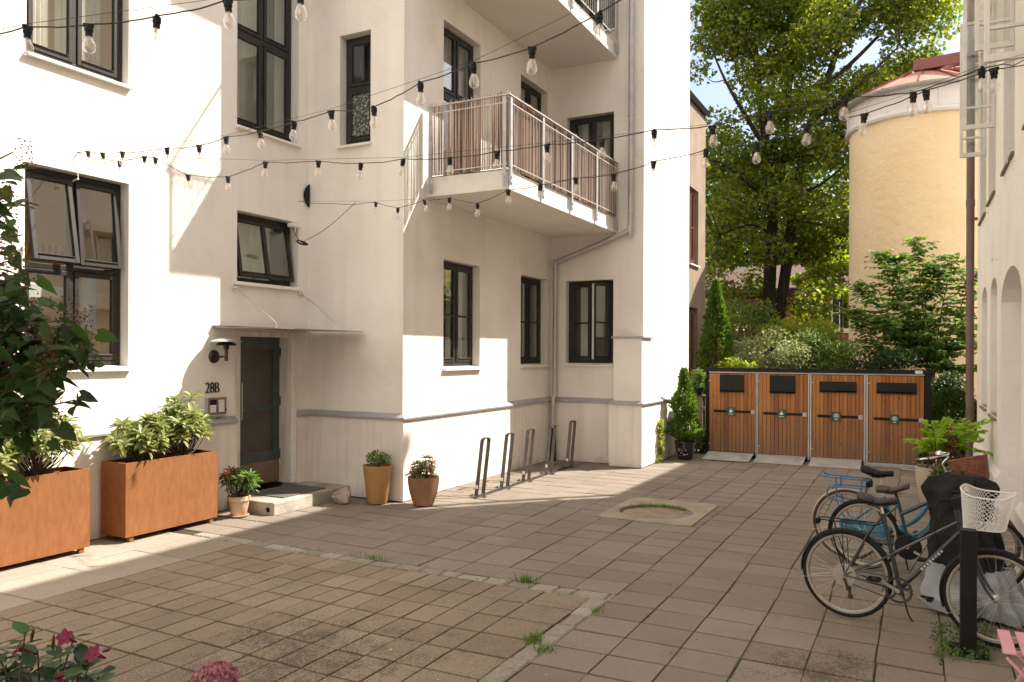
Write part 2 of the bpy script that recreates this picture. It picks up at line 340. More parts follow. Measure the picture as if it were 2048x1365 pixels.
def setts(p, q, w, along):
    L_ = (Vector(q)-Vector(p)).length; s = 0
    while s < L_-.05:
        l = min(random.uniform(.16, .30), L_-s); t0, t1 = s+.006, s+l-.006; e = [random.gauss(0, .006) for _ in range(6)]
        if along == 'x': a, b = (p[0]+t0, p[1]+.006+e[0]), (p[0]+t1, p[1]+w-.006+e[1])
        else: a, b = (p[0]+.006+e[0], p[1]+t0), (p[0]+w-.006+e[1], p[1]+t1)
        z = .004+random.gauss(0, .002); c = .012
        vs = [(a[0], a[1], -.03), (b[0], a[1], -.03), (b[0], b[1], -.03), (a[0], b[1], -.03), (a[0], a[1], z-c), (b[0], a[1], z-c), (b[0], b[1], z-c), (a[0], b[1], z-c),
              (a[0]+c, a[1]+c, z+e[2]*.3), (b[0]-c, a[1]+c, z+e[3]*.3), (b[0]-c, b[1]-c, z+e[4]*.3), (a[0]+c, b[1]-c, z+e[5]*.3)]
        fs = [(8, 9, 10, 11)]
        for k in range(4): l_ = (k+1) % 4; fs += [(k, l_, 4+l_, 4+k), (4+k, 4+l_, 8+l_, 8+k)]
        mb.add([warp(v[0], v[1])+(v[2]+gz(v[0], v[1]),) for v in vs], fs); s += l
setts((-7.2, 6.205), (-2.26, 6.205), .16, 'x'); setts((-2.425, -4.), (-2.425, 6.2), .16, 'y')
structure(mb.build('granite_kerb', SETT, org=(0, 0, 0)))
# sunken round cover in a square concrete slab
mb = MB(); cx, cy, r0, r1, N = -2.98, 9.88, .47, .435, 48
sq = []
for k in range(N):
    a = 2*PI*k/N; dx, dy = math.cos(a), math.sin(a); t = min((.62 if dx > 0 else .58)/max(abs(dx), 1e-6), (.86 if dy > 0 else .64)/max(abs(dy), 1e-6)); sq.append((cx+dx*t, cy+dy*t))
ring = [(cx+r0*math.cos(2*PI*k/N), cy+r0*math.sin(2*PI*k/N)) for k in range(N)]
vs = [(x, y, .014) for x, y in sq]+[(x, y, .016) for x, y in ring]+[(x, y, -.03) for x, y in ring]+[(x, y, -.03) for x, y in sq]
fs = []
for k in range(N): l = (k+1) % N; fs += [(k, l, N+l, N+k), (N+k, N+l, 2*N+l, 2*N+k), (k, 3*N+k, 3*N+l, l)]
mb.add(vs, fs)
man = thing('manhole', 'square concrete slab with a sunken round cover in the paving', 'manhole', (cx, cy, 0))
mb.build('slab', M('worn_concrete_slab', [(.25, .205, .15), (.31, .26, .195), (.36, .31, .245)], 3, .95, bump=.5, bscale=50, detail=8), man)
MB().lathe((cx, cy, 0), [(0, -.012), (.38, -.012), (r1, -.018), (r1, -.03)], 40).build('cover', M('rusty_cover', [(.20, .155, .11), (.27, .20, .15), (.31, .25, .19)], 6, .95, bump=.5, bscale=40), man)

# ------------------------------------------------------------------ the 28B building
T_L = Matrix(((0, -1, 0, -8.0), (1, 0, 0, 0), (0, 0, 1, 0), (0, 0, 0, 1)))
T_W = Matrix(((0, -1, 0, -6.3), (1, 0, 0, 0), (0, 0, 1, 0), (0, 0, 0, 1)))
T_1 = Matrix(((1, 0, 0, 0), (0, 1, 0, 8.98), (0, 0, 1, 0), (0, 0, 0, 1)))
T_B = Matrix(((1, 0, 0, 0), (0, 1, 0, 13.9), (0, 0, 1, 0), (0, 0, 0, 1)))
T_T = Matrix(((0, -1, 0, -4.44), (1, 0, 0, 0), (0, 0, 1, 0), (0, 0, 0, 1)))
T_R = Matrix(((0, 1, 0, .9), (1, 0, 0, 0), (0, 0, 1, 0), (0, 0, 0, 1)))
def wall(mb, T, u0, u1, z0, z1, holes=(), rec=.16):
    us = sorted({u0, u1, *[h[0] for h in holes], *[h[1] for h in holes]}); zs = sorted({z0, z1, *[h[2] for h in holes], *[h[3] for h in holes]})
    old = mb.T; mb.T = T
    for i in range(len(us)-1):
        for j in range(len(zs)-1):
            a, b = (us[i]+us[i+1])/2, (zs[j]+zs[j+1])/2
            if any(h[0] < a < h[1] and h[2] < b < h[3] for h in holes): continue
            mb.face([(us[i], 0, zs[j]), (us[i+1], 0, zs[j]), (us[i+1], 0, zs[j+1]), (us[i], 0, zs[j+1])])
    for h in holes:
        a, b, c, d = h[:4]; r = h[4] if len(h) > 4 else rec; e = .018       # softly splayed plaster reveals
        for p, q in (((a, c), (b, c)), ((b, c), (b, d)), ((b, d), (a, d)), ((a, d), (a, c))):
            mb.face([(p[0], 0, p[1]), (q[0], 0, q[1]), (q[0], r, q[1]), (p[0], r, p[1])])
    mb.T = old
ROOMS = {}
def window(bld, T, u0, u1, z0, z1, cols=2, rows=(), bars=(), rec=.13, sill=True, opened=None, room='grey', fm=None, curtain=None, fw=.055, lowglass=None, name='window', sillmat=None, depth=1.6):
    fm = fm or FRAME; g = .012; a, b, c, d = u0+g, u1-g, z0+g, z1-g
    f = MB(T); f.box((a, rec, c), (a+fw, rec+.08, d)).box((b-fw, rec, c), (b, rec+.08, d)).box((a+fw, rec, c), (b-fw, rec+.08, c+fw)).box((a+fw, rec, d-fw), (b-fw, rec+.08, d))
    ii = [a+fw, b-fw]; w = (ii[1]-ii[0])
    zr = [c+fw]+[r_ for r_ in rows]+[d-fw]
    for r_ in rows: f.box((a+fw, rec, r_-.03), (b-fw, rec+.08, r_+.03))
    ew = []
    if cols == 2:
        m = (ii[0]+ii[1])/2; f.box((m-.022, rec+.004, c+fw), (m+.022, rec+.082, d-fw)); ew = [(ii[0], m-.022), (m+.022, ii[1])]
    else: ew = [(ii[0], ii[1])]
    W = f.build(name, fm, bld, bevel=.006)
    k = 0
    for j in range(len(zr)-1):
        lo, hi = zr[j]+(.03 if j else 0), zr[j+1]-(.03 if j < len(zr)-2 else 0)
        for i, (p, q) in enumerate(ew):
            op = (opened or {}).get((i, j)); wd, ht = q-p-.006, hi-lo-.006; st = .05; t0 = rec-.012
            if op is None: X = T @ Matrix.Translation((p+.003, t0, lo+.003))
            elif op[0] == 'top': X = T @ Matrix.Translation((p+.003, t0-.006, hi-.003)) @ Matrix.Rotation(R(-op[1]), 4, 'X') @ Matrix.Translation((0, 0, -ht))
            elif op[0] == 'right': X = T @ Matrix.Translation((q-.003, t0-.01, lo+.003)) @ Matrix.Rotation(R(op[1]), 4, 'Z') @ Matrix.Translation((-wd, 0, 0))
            elif op[0] == 'left': X = T @ Matrix.Translation((p+.003, t0-.01, lo+.003)) @ Matrix.Rotation(R(-op[1]), 4, 'Z')
            s = MB(X); s.box((0, 0, 0), (st, .05, ht)).box((wd-st, 0, 0), (wd, .05, ht)).box((st, 0, 0), (wd-st, .05, st+.015)).box((st, 0, ht-st), (wd-st, .05, ht))
            s.prism([(st, -.02, st+.006), (st, 0, st+.006), (st, 0, st+.02)], (wd-2*st, 0, 0))
            mul = list(bars)
            for z in mul:
                if lo+.1 < z < hi-.1: s.box((st, .006, z-lo-.016), (wd-st, .044, z-lo+.016))
            if (opened or {}).get('mid') and op: s.box((wd*.52-.03, .002, st), (wd*.52+.03, .052, ht-st))
            s.build('sash', fm, W, bevel=.005)
            if op and op[0] == 'right': MB(X).box((-.006, .004, .01), (-.001, .062, ht-.01)).box((-.001, .052, .01), (st, .062, ht-.01)).build('white_inner_edge', WHITEP, W)
            MB(X).box((st-.004, .022, st), (wd-st+.004, .028, ht-st+.004)).build('pane', lowglass if lowglass and j == 0 and len(zr) > 2 else GLASS, W)
    if sill:
        s = MB(T); s.prism([(u0-.02, -.06, z0-.055), (u0-.02, -.06, z0-.02), (u0-.02, rec, z0+.008), (u0-.02, rec, z0-.055)], (u1-u0+.04, 0, 0))
        s.build('sill', sillmat or SOFFIT, W, bevel=.006)
    if curtain:
        for cu0, cu1, dd in curtain:
            s = MB(T); n = 26; vs = []
            for k in range(n+1):
                u = cu0+(cu1-cu0)*k/n; o_ = dd+.035*math.sin(k*1.35)+.015*math.sin(k*2.9+1)
                vs += [(u, o_, z0+.05), (u, o_, z1-.04)]
            s.add(vs, [(2*k, 2*k+2, 2*k+3, 2*k+1) for k in range(n)]); s.build('curtain', CURT, W, smooth=True)
    rm = ROOMS.setdefault((bld.name, room), MB()); rm.T = T; e = .25
    q = [(u0-e, u1+e), (rec+.085, rec+depth), (z0-.4, z1+.15)]; (p0, p1), (d0, d1), (h0, h1) = q
    rm.face([(p0, d1, h0), (p1, d1, h0), (p1, d1, h1), (p0, d1, h1)]).face([(p0, d0, h0), (p0, d1, h0), (p0, d1, h1), (p0, d0, h1)]).face([(p1, d0, h0), (p1, d1, h0), (p1, d1, h1), (p1, d0, h1)])
    rm.face([(p0, d0, h0), (p1, d0, h0), (p1, d1, h0), (p0, d1, h0)]).face([(p0, d0, h1), (p1, d0, h1), (p1, d1, h1), (p0, d1, h1)])
    for A_, B_, D_, E_ in ((p0, u0, h0, h1), (u1, p1, h0, h1), (u0, u1, h0, z0), (u0, u1, z1, h1)): rm.face([(A_, d0, D_), (B_, d0, D_), (B_, d0, E_), (A_, d0, E_)])
    return W
B28 = thing('apartment_building', 'white rendered apartment building with dark windows, balconies and the door marked 28B', 'building', (-8, 9, 0))
HT = 13.6
HL = [(4.82, 6.0, 1.88, 3.96), (4.83, 5.99, 5.08, 7.25), (7.6, 8.76, 5.06, 7.85), (7.61, 8.77, 2.985, 3.925), (7.58, 8.72, .0, 2.33, .25)]
HW = [(10.02, 11.13, 1.83, 3.45), (12.61, 13.74, 1.84, 3.45), (10.0, 11.12, 4.62, 7.03), (12.58, 13.73, 4.62, 7.03), (10., 11.1, 7.9, 10.2), (12.6, 13.7, 7.9, 10.2)]
H1 = [(-7.42, -6.87, 5.03, 6.61)]
HB = [(-5.98, -5.02, 1.855, 3.425), (-5.98, -5.02, 4.95, 6.55), (-5.98, -5.02, 8.1, 9.7)]
mb = MB()
wall(mb, T_L, -5, 8.98, 0, HT, HL); wall(mb, T_1, -8.0, -6.3, 0, HT, H1); wall(mb, T_W, 8.98, 13.9, 0, HT, HW); wall(mb, T_B, -6.3, -4.44, 0, HT, HB); wall(mb, T_T, 13.9, 17.12, 0, HT)
mb.face([(-4.44, 17.12, 0), (-10, 17.12, 0), (-10, 17.12, HT), (-4.44, 17.12, HT)]).face([(-10, 17.12, 0), (-13, -5, 0), (-13, -5, HT), (-10, 17.12, HT)]).face([(-13, -5, 0), (-8, -5, 0), (-8, -5, HT), (-13, -5, HT)])
mb.build('wall', PLASTER, B28)
mb = MB(); mb.prism([(-13.2, -5.2, HT), (-7.6, -5.2, HT), (-7.6, 8.7, HT), (-5.95, 8.7, HT), (-5.95, 13.5, HT), (-4.1, 13.5, HT), (-4.1, 17.4, HT), (-10.2, 17.4, HT)], (0, 0, .3)); mb.build('roof', LEDGE, B28)
# plinth, ledge and corner pilaster
PP1 = [(-8.0, -5), (-8.0, 7.58)]; PP2 = [(-8.0, 8.72), (-8.0, 8.98), (-6.3, 8.98), (-6.3, 13.9), (-4.94, 13.9), (-4.94, 13.62), (-4.40, 13.62), (-4.40, 17.12)]
mb = MB()
for P in (PP1, PP2): mb.strip(P, [(0., 0), (.04, .0), (.045, .5), (.04, 1.115), (.0, 1.12)])
nt = PLINTH.node_tree; L = nt.links; p = nt.nodes['Principled BSDF']; src = p.inputs['Base Color'].links[0].from_socket
tc = nd(nt, 'ShaderNodeTexCoord'); n1 = nd(nt, 'ShaderNodeTexNoise'); n1.inputs['Scale'].default_value = 6.; n1.inputs['Detail'].default_value = 9; n1.inputs['Roughness'].default_value = .7; L.new(tc.outputs['Object'], n1.inputs['Vector'])
sx = nd(nt, 'ShaderNodeSeparateXYZ'); L.new(tc.outputs['Object'], sx.inputs[0]); mm = nd(nt, 'ShaderNodeMath', operation='MULTIPLY_ADD'); mm.inputs[1].default_value = -1.6; L.new(sx.outputs[2], mm.inputs[0]); L.new(n1.outputs['Fac'], mm.inputs[2])
r1 = nd(nt, 'ShaderNodeMapRange'); r1.inputs[1].default_value = .36; r1.inputs[2].default_value = .62; r1.inputs[4].default_value = .55; L.new(mm.outputs[0], r1.inputs[0])
x1 = nd(nt, 'ShaderNodeMix', data_type='RGBA'); x1.inputs[7].default_value = (.36, .30, .24, 1); L.new(r1.outputs[0], x1.inputs[0]); L.new(src, x1.inputs[6]); L.new(x1.outputs[2], p.inputs['Base Color'])
mb.build('plinth', PLINTH, B28)
mb = MB()
for P in (PP1, PP2): mb.strip(P, [(0., 1.118), (.075, 1.118), (.08, 1.145), (.078, 1.15), (.0, 1.205)])
mb.build('ledge', LEDGE, B28, bevel=.003)
mb = MB().prism([(-4.90, 13.895, 1.19), (-4.90, 13.60, 1.19), (-4.37, 13.60, 1.19), (-4.37, 14.15, 1.19), (-4.435, 14.15, 1.19), (-4.435, 13.895, 1.19)], (0, 0, 1.13)); mb.build('pilaster', PLASTER, B28)
mb = MB().prism([(-4.94, 13.9, 2.322), (-4.94, 13.57, 2.322), (-4.33, 13.57, 2.322), (-4.33, 14.17, 2.322), (-4.434, 14.17, 2.322), (-4.434, 13.9, 2.322)], (0, 0, .035)).build('pilaster_cap', LEDGE, B28, bevel=.004)
# windows
window(B28, T_L, *HL[0], rows=(2.94,), opened={(0, 1): ('top', 10), (1, 1): ('top', 6)}, room='warm', depth=1.0, curtain=[(6.04, 6.2, .3)])
window(B28, T_L, *HL[1], curtain=[(4.92, 5.20, .24), (5.28, 5.62, .24), (5.70, 5.95, .45), (6.0, 6.2, .26)], rec=.10, room='warm', depth=.9)
window(B28, T_L, *HL[2], rows=(6.36,), curtain=[(7.9, 8.28, .32), (8.62, 8.98, .32)])
window(B28, T_L, *HL[3], cols=1, opened={(0, 0): ('top', 9), 'mid': 1}, rec=.15, curtain=[(7.85, 8.55, .36)])
window(B28, T_W, *HW[0], bars=(2.62,), curtain=[(10.62, 11.1, .32)])
window(B28, T_W, *HW[1], bars=(2.62,), curtain=[(12.7, 13.0, .4), (13.4, 13.7, .4)])
window(B28, T_W, *HW[2], rows=(6.0,), sill=False, curtain=[(10.05, 11.1, .3)])
window(B28, T_W, *HW[3], rows=(6.0,), sill=False, curtain=[(13.2, 13.7, .4)])
window(B28, T_W, *HW[4], sill=False); window(B28, T_W, *HW[5], sill=False)
PATT = M('patterned_film', [(.05, .05, .045), (.09, .09, .08), (.34, .35, .30)], 26, .3, pos=[.45, .52, .6])
window(B28, T_1, *H1[0], cols=1, rows=(5.86,), lowglass=PATT)
window(B28, T_B, *HB[0], bars=(2.62,), opened={(1, 0): ('right', 52)}, curtain=[(-5.8, -5.5, .3)])
window(B28, T_B, *HB[1], rows=(), curtain=[(-5.9, -5.55, .4), (-5.4, -5.1, .4)])
window(B28, T_B, *HB[2])
# door
DT = T_L
d = MB(DT).box((7.80, .19, .185), (8.61, .235, 2.262)); 
dr = MB(DT); y0, y1, zb, zt = 7.78, 8.60, .19, 2.25
dr.box((y0, .19, zb), (y0+.10, .24, zt)).box((y1-.12, .19, zb), (y1, .24, zt)).box((y0+.10, .19, zt-.17), (y1-.12, .24, zt)).box((y0+.10, .19, zb), (y1-.12, .24, .66))
door = dr.build('door', DOORP, B28, bevel=.008)
MB(DT).box((y0+.09, .212, .65), (y1-.11, .222, zt-.16)).build('door_glass', GLASSD, door)
MB(DT).box((y0+.10, .205, 1.22), (y1-.12, .232, 1.30)).build('glazing_bar', DOORP, door)
MB(DT).box((y0+.012, .184, zb+.006), (y1-.012, .1895, .50)).build('kick_plate', BRONZE, door, bevel=.001)
MB(DT).tube([(y0+.05, .19, 1.12), (y0+.05, .13, 1.12), (y0+.05, .13, 1.62), (y0+.05, .19, 1.62)], .011).build('handle', CHROME, door, smooth=True)
for z in (.52, 1.28, 1.98): MB(DT).tube([(y1+.008, .182, z), (y1+.008, .182, z+.13)], .011).build('hinge', BLACKM, door)
cs = MB(DT).box((8.605, -.028, .17), (8.715, .02, 2.33)).box((8.606, .02, .17), (8.65, .245, 2.33)).box((7.585, .03, 2.255), (8.604, .24, 2.325)).box((7.60, .1, .17), (7.775, .24, 2.254))
cs.build('door_casing', CASING, B28, bevel=.004)
nl = MB(DT)
for z in (.3, .55, .8, 1.05, 1.3, 1.55, 1.8, 2.1):
    for u in (8.625, 8.69): nl.ball((u+random.uniform(-.006, .006), -.028, z+random.uniform(-.03, .03)), .006, 6)
nl.build('nail_heads', BLACKM, B28)
rm = ROOMS.setdefault((B28.name, 'grey'), MB()); rm.T = DT
rm.face([(7.3, 1.4, 0), (9, 1.4, 0), (9, 1.4, 2.5), (7.3, 1.4, 2.5)]).face([(7.3, .25, 0), (9, .25, 0), (9, 1.4, 0), (7.3, 1.4, 0)]).face([(7.3, .25, 2.5), (9, .25, 2.5), (9, 1.4, 2.5), (7.3, 1.4, 2.5)]).face([(7.3, .25, 0), (7.3, 1.4, 0), (7.3, 1.4, 2.5), (7.3, .25, 2.5)]).face([(9, .25, 0), (9, 1.4, 0), (9, 1.4, 2.5), (9, .25, 2.5)])
# kitchen things seen through the open lower window
kt = MB(T_L); kt.box((4.7, .72, 3.08), (6.2, .95, 3.12))
for k in range(14): u = 4.85+k*.075; kt.lathe((u, .82, 3.12), [(.022, 0), (.024, .05), (.012, .09), (.01, .14), (0, .142)], 8)
kt.build('wall_shelf', M('shelf_wood', [(.30, .17, .08), (.38, .23, .11)], 6, .6), B28)
MB(T_L).box((4.75, .6, 2.62), (5.45, .98, 2.80)).prism([(5.46, .62, 2.64), (6.2, .62, 2.64), (6.2, .62, 2.74), (5.46, .62, 2.78)], (0, .3, 0)).build('kitchen_hood', WHITEP, B28, bevel=.02)
sh = MB(T_L); vs = []
for k in range(13):
    for z, w in ((2.86, .04), (2.72, .17), (2.4, .15), (2.22, .17)): vs.append((5.80+w*(k/6-1)*.6, .40+.03*math.sin(k*1.7)+.02*math.sin(k*.9), z+.08-.02*math.cos(k)))
sh.add(vs, [(4*k+j, 4*k+4+j, 4*k+5+j, 4*k+1+j) for k in range(12) for j in range(3)]); sh.build('hanging_shirt', M('pale_blue_cotton', [(.60, .68, .80), (.68, .74, .84)], 6, .9), B28, smooth=True)
# balconies
def balcony(zb, cat_screen):
    x0, x1, y0, y1 = -6.3, -4.96, 9.52, 13.9
    s = MB(); s.prism([(x0, y0, zb), (x1, y0, zb), (x1, y1, zb), (x0, y1, zb)], (0, 0, .06))
    s.prism([(x0, y0+.022, zb+.06), (x1-.022, y0+.022, zb+.06), (x1-.022, y1, zb+.06), (x0, y1, zb+.06)], (0, 0, .22))
    b = s.build('balcony', CONC, B28, bevel=.006)
    MB().box((x0, y0+.02, zb-.004), (x1-.02, y1, zb-.0005)).build('soffit', SOFFIT, b)
    dk = MB().box((x0, y0+.05, zb+.281), (x1-.05, y1, zb+.30)); dk.build('deck_boards', M('deck', [(.10, .06, .04), (.15, .09, .06)], 6, .9), b)
    zt = zb+1.27; xr, yr = x1+.03, y0-.03
    for y in (yr+.07, 10.6, 11.7, 12.8, 13.82): MB().box((xr-.008, y-.028, zb+.05), (xr+.008, y+.028, zt)).box((xr-.045, y-.028, zb+.05), (xr-.009, y-.02, zb+.25)).build('post', STEELD, b, bevel=.003)
    for x in (-6.2, xr-.07): MB().box((x-.028, yr-.008, zb+.05), (x+.028, yr+.008, zt)).build('post', STEELD, b, bevel=.003)
    q = MB()
    q.box((xr-.02, yr-.02, zt), (xr+.02, 13.86, zt+.018)).box((-6.24, yr-.02, zt), (xr-.021, yr+.02, zt+.018))
    q.build('handrail', STEEL, b, bevel=.004)
    g = MB(); g.box((xr-.006, yr+.03, zt-.10), (xr+.006, 13.82, zt-.086)).box((xr-.006, yr+.03, zb+.33), (xr+.006, 13.82, zb+.344)).box((-6.2, yr-.006, zt-.10), (xr-.03, yr+.006, zt-.086)).box((-6.2, yr-.006, zb+.33), (xr-.03, yr+.006, zb+.344))
    y = yr+.16
    while y < 13.8: g.tube([(xr, y, zb+.335), (xr, y, zt-.09)], .0065, 6); y += .1005
    x = -6.12
    while x < xr-.08: g.tube([(x, yr, zb+.335), (x, yr, zt-.09)], .0065, 6); x += .1005
    g.build('balusters', STEEL, b)
    bl = MB()
    for y in (yr+.07, 10.6, 11.7, 12.8, 13.82):
        for z in (zb+.09, zb+.17): bl.lathe((xr+.008, y, z), [(.013, 0), (.013, .01), (.006, .012), (0, .012)], 8, 'x')
    for x in (-6.2, xr-.07):
        for z in (zb+.09, zb+.17): bl.lathe((x, yr-.008, z), [(.013, 0), (.013, -.01), (0, -.012)], 8, 'y')
    bl.build('bolts', STEELD, b)
    if cat_screen:
        r_ = MB()
        def stick(x, y):
            h = zt+random.uniform(.015, .085); w = random.uniform(.004, .0075); a = random.uniform(-.008, .008); c = random.uniform(-.008, .008)
            r_.tube([(x, y, zb+.30), (x+a*.4, y+c*.5, zb+.7), (x+a, y+c, h)], [w, w*.95, w*.7], 5)
        y = yr+.03
        while y < 13.84: stick(xr-.04+random.uniform(-.007, .007), y); y += random.uniform(.008, .0135)
        x = -6.22
        while x < xr-.05: stick(x, yr+.04+random.uniform(-.007, .007)); x += random.uniform(.008, .015)
        rs = r_.build('reed_screen', M('willow_reeds', [(.095, .042, .026), (.22, .115, .075), (.37, .24, .17), (.60, .50, .41)], 3, .8, island=.92, stretch=(1, 1, .3)), org=(x1, y0, zb+.3))
        tag(rs, 'brown willow reed screen tied inside the railing of the lower balcony', 'screen')
    return b
balcony(4.28, True); balcony(7.52, False); balcony(10.76, False)
for (b_, rk), m_ in ROOMS.items():
    if b_ == B28.name: m_.T = None; m_.build('interior', ROOMY if rk == 'warm' else DARKW, B28)
# drain pipe
dp = sm([(-4.66, 13.80, 13), (-4.66, 13.80, 8), (-4.66, 13.80, 4.50), (-4.68, 13.80, 4.36), (-4.78, 13.80, 4.26), (-6.03, 13.80, 3.82), (-6.14, 13.80, 3.77), (-6.16, 13.80, 3.62), (-6.16, 13.80, 1.4), (-6.16, 13.79, 1.25), (-6.16, 13.72, 1.12), (-6.16, 13.72, .62)], 5)
pm = MB().tube(dp, .045, 14)
for z in (3.66, 1.36, .64, 4.62, 6.4): 
    y = 13.72 if z < 1.2 else 13.8; x = -4.66 if z > 4.5 else -6.16
    pm.lathe((x, y, z), [(.05, -.02), (.053, -.015), (.053, .015), (.05, .02)], 14)
dpo = pm.build('drainpipe', STEEL, B28, smooth=True)
MB().tube([(-6.16, 13.72, .0), (-6.16, 13.72, .62)], .058, 14).build('pipe_boot', BLACK, dpo, smooth=True)
# ------------------------------------------------------------------ fittings by the door
cn = thing('door_canopy', 'thin frosted glass canopy on two steel rods above the green door', 'canopy', (-8, 8.1, 2.35))
pl = [(-7.99, 7.22, 2.352), (-7.99, 8.94, 2.352), (-6.95, 8.94, 2.337)]+[(-6.95-.35*(1-math.cos(a)), 7.57-.35*math.sin(a), 2.337+.005*(1-math.cos(a))) for a in [PI/2*k/8 for k in range(9)]]
fg = bpy.data.materials.new('frosted_canopy_glass'); fg.use_nodes = True; p = fg.node_tree.nodes['Principled BSDF']
p.inputs['Base Color'].default_value = (.30, .25, .22, 1); p.inputs['Roughness'].default_value = .3
MB().prism(pl, (0, 0, .008)).build('glass_sheet', fg, cn)
MB().box((-7.995, 7.2, 2.366), (-7.93, 8.95, 2.385)).build('wall_channel', BRONZE, cn)
for y in (7.57, 8.82):
    rd = MB().tube([(-7.96, y, 2.885), (-7.26, y, 2.42)], .007, 8).tube([(-7.26, y, 2.42), (-7.26, y, 2.335)], .006, 8).lathe((-7.26, y, 2.352), [(.018, 0), (.018, .012), (0, .014)], 10).lathe((-8.0, y, 2.89), [(.05, 0), (.05, .008), (.02, .012), (.016, .04), (0, .04)], 14, 'x')
    rd.build('suspension_rod', CHROME, cn, smooth=True)
wl = thing('wall_lamp', 'dark metal wall lamp with stacked round shades beside the door', 'lamp', (-8, 7.23, 1.9))
LB = M('burnt_bronze', [(.045, .03, .024), (.07, .045, .035)], 9, .35, metal=.7)
MB().lathe((-8, 7.23, 1.985), [(.085, 0), (.085, .012), (.07, .03), (.03, .035), (.028, .05), (0, .05)], 24, 'x').build('wall_plate', LB, wl, smooth=True)
MB().tube([(-7.95, 7.23, 1.985), (-7.78, 7.23, 1.985)], .013, 10).tube([(-7.78, 7.23, 1.93), (-7.78, 7.23, 2.12)], .021, 12).lathe((-7.78, 7.23, 2.07), [(.02, 0), (.036, .02), (.036, .07), (.02, .08)], 14).build('arm', LB, wl, smooth=True)
MB().lathe((-7.78, 7.23, 2.13), [(.125, 0), (.115, .02), (.07, .045), (.03, .052), (.03, .049), (.066, .04), (.11, .016), (.12, -.002)], 28).build('lower_shade', LB, wl, smooth=True)
MB().lathe((-7.78, 7.23, 2.175), [(.20, 0), (.17, .022), (.10, .04), (.02, .048), (0, .048)], 32).lathe((-7.78, 7.23, 2.17), [(.195, 0), (.16, .02), (.02, .04)], 32).build('upper_shade', M('pale_lamp_shade', [(.40, .38, .37), (.50, .48, .46)], 6, .3, metal=.3), wl, smooth=True)
cu = bpy.data.curves.new('house_number', 'FONT'); cu.body = '28B'; cu.size = .195; cu.extrude = .006; cu.offset = -.0022; cu.align_x = 'CENTER'; cu.space_character = .95
to = bpy.data.objects.new('tmp_text', cu); C.objects.link(to); bpy.context.view_layer.update()
me = bpy.data.meshes.new_from_object(to.evaluated_get(bpy.context.evaluated_depsgraph_get())); bpy.data.objects.remove(to)
hn = bpy.data.objects.new('house_number', me); C.objects.link(hn); me.materials.clear(); me.materials.append(BLACKM)
hn.matrix_world = Matrix(((0, 0, 1, -7.988), (.78, 0, 0, 7.20), (0, 1, 0, 1.525), (0, 0, 0, 1))); tag(hn, 'black house number 28B on the white wall above the intercom', 'sign')
ic = thing('intercom', 'grey metal intercom panel with white name plates below the number 28B', 'intercom', (-8, 7.23, 1.25))
MB().box((-8, 7.09, 1.245), (-7.955, 7.40, 1.465)).box((-8, 7.10, 1.225), (-7.94, 7.39, 1.245)).build('housing', STEELD, ic, bevel=.006)
fr = MB()
for a, b in (((7.10, 1.255), (7.39, 1.275)), ((7.10, 1.435), (7.39, 1.455)), ((7.10, 1.275), (7.125, 1.435)), ((7.235, 1.275), (7.262, 1.435)), ((7.365, 1.275), (7.39, 1.435))): fr.box((-7.955, a[0], a[1]), (-7.945, b[0], b[1]))
fr.build('frame', BRONZE, ic, bevel=.002)
MB().box((-7.9545, 7.126, 1.37), (-7.951, 7.234, 1.434)).build('speaker_grille', BLACKM, ic)
for y in (7.126, 7.263):
    for k in range(3 if y < 7.2 else 5):
        z = 1.276+k*.032; MB().box((-7.9545, y, z), (-7.9515, y+.1, z+.028)).build('name_plate', WHITEP, ic)
MB().lathe((-7.945, 7.378, 1.30), [(.012, 0), (.012, .008), (0, .009)], 10, 'x').build('call_button', BLACKM, ic)
st = MB().prism([(-7.99, 7.42, -.02), (-7.15, 7.42, -.02), (-7.17, 8.66, -.02), (-7.17, 8.93, -.02), (-7.99, 8.93, -.02)], (0, 0, .175)).build('doorstep', M('old_concrete_step', [(.25, .215, .175), (.34, .30, .25), (.43, .39, .33)], 4, .92, bump=.6, bscale=30, detail=8, streak=(.3, (.22, .19, .16), 9)), org=(-7.5, 8.1, 0), bevel=.018)
tag(st, 'low worn concrete step in front of the green door', 'doorstep')
mt = MB().prism([(-7.88, 7.72, .156), (-7.28, 7.72, .156), (-7.28, 8.55, .156), (-7.88, 8.55, .156)], (0, 0, .014)).build('doormat', M('grey_mat', [(.10, .095, .09), (.15, .14, .13)], 60, 1., bump=1., bscale=160), bevel=.004); tag(mt, 'flat grey doormat lying on the concrete doorstep', 'doormat')
MB().lathe((-7.25, 7.4195, .06), [(.035, 0), (.03, .002), (.026, .02), (0, .02)], 12, 'y').build('drain_hole', BLACK, st)
def rock(c, r, seed):
    rr = random.Random(seed); m = MB(); m.ball((0, 0, 0), 1, 12); vs = [Vector(v) for v in m.v]
    pl = [(Vector((rr.gauss(0, 1), rr.gauss(0, 1), rr.gauss(0, .8))).normalized(), rr.uniform(.62, .9)) for _ in range(14)]
    o = []
    for v in vs:
        for n, d_ in pl:
            k = v.dot(n)
            if k > d_: v = v-n*(k-d_)
        o.append((c[0]+v.x*r[0], c[1]+v.y*r[1], c[2]+max(v.z, -.6)*r[2]))
    m.v = o; return m
rk = rock((-6.93, 8.46, .085), (.17, .11, .15), 4).build('rock', M('grey_pink_granite', [(.26, .20, .16), (.38, .30, .25), (.48, .41, .36)], 9, .9, bump=.6, bscale=30, detail=8), org=(-6.93, 8.46, 0)); tag(rk, 'rough pinkish granite rock lying beside the doorstep', 'rock')
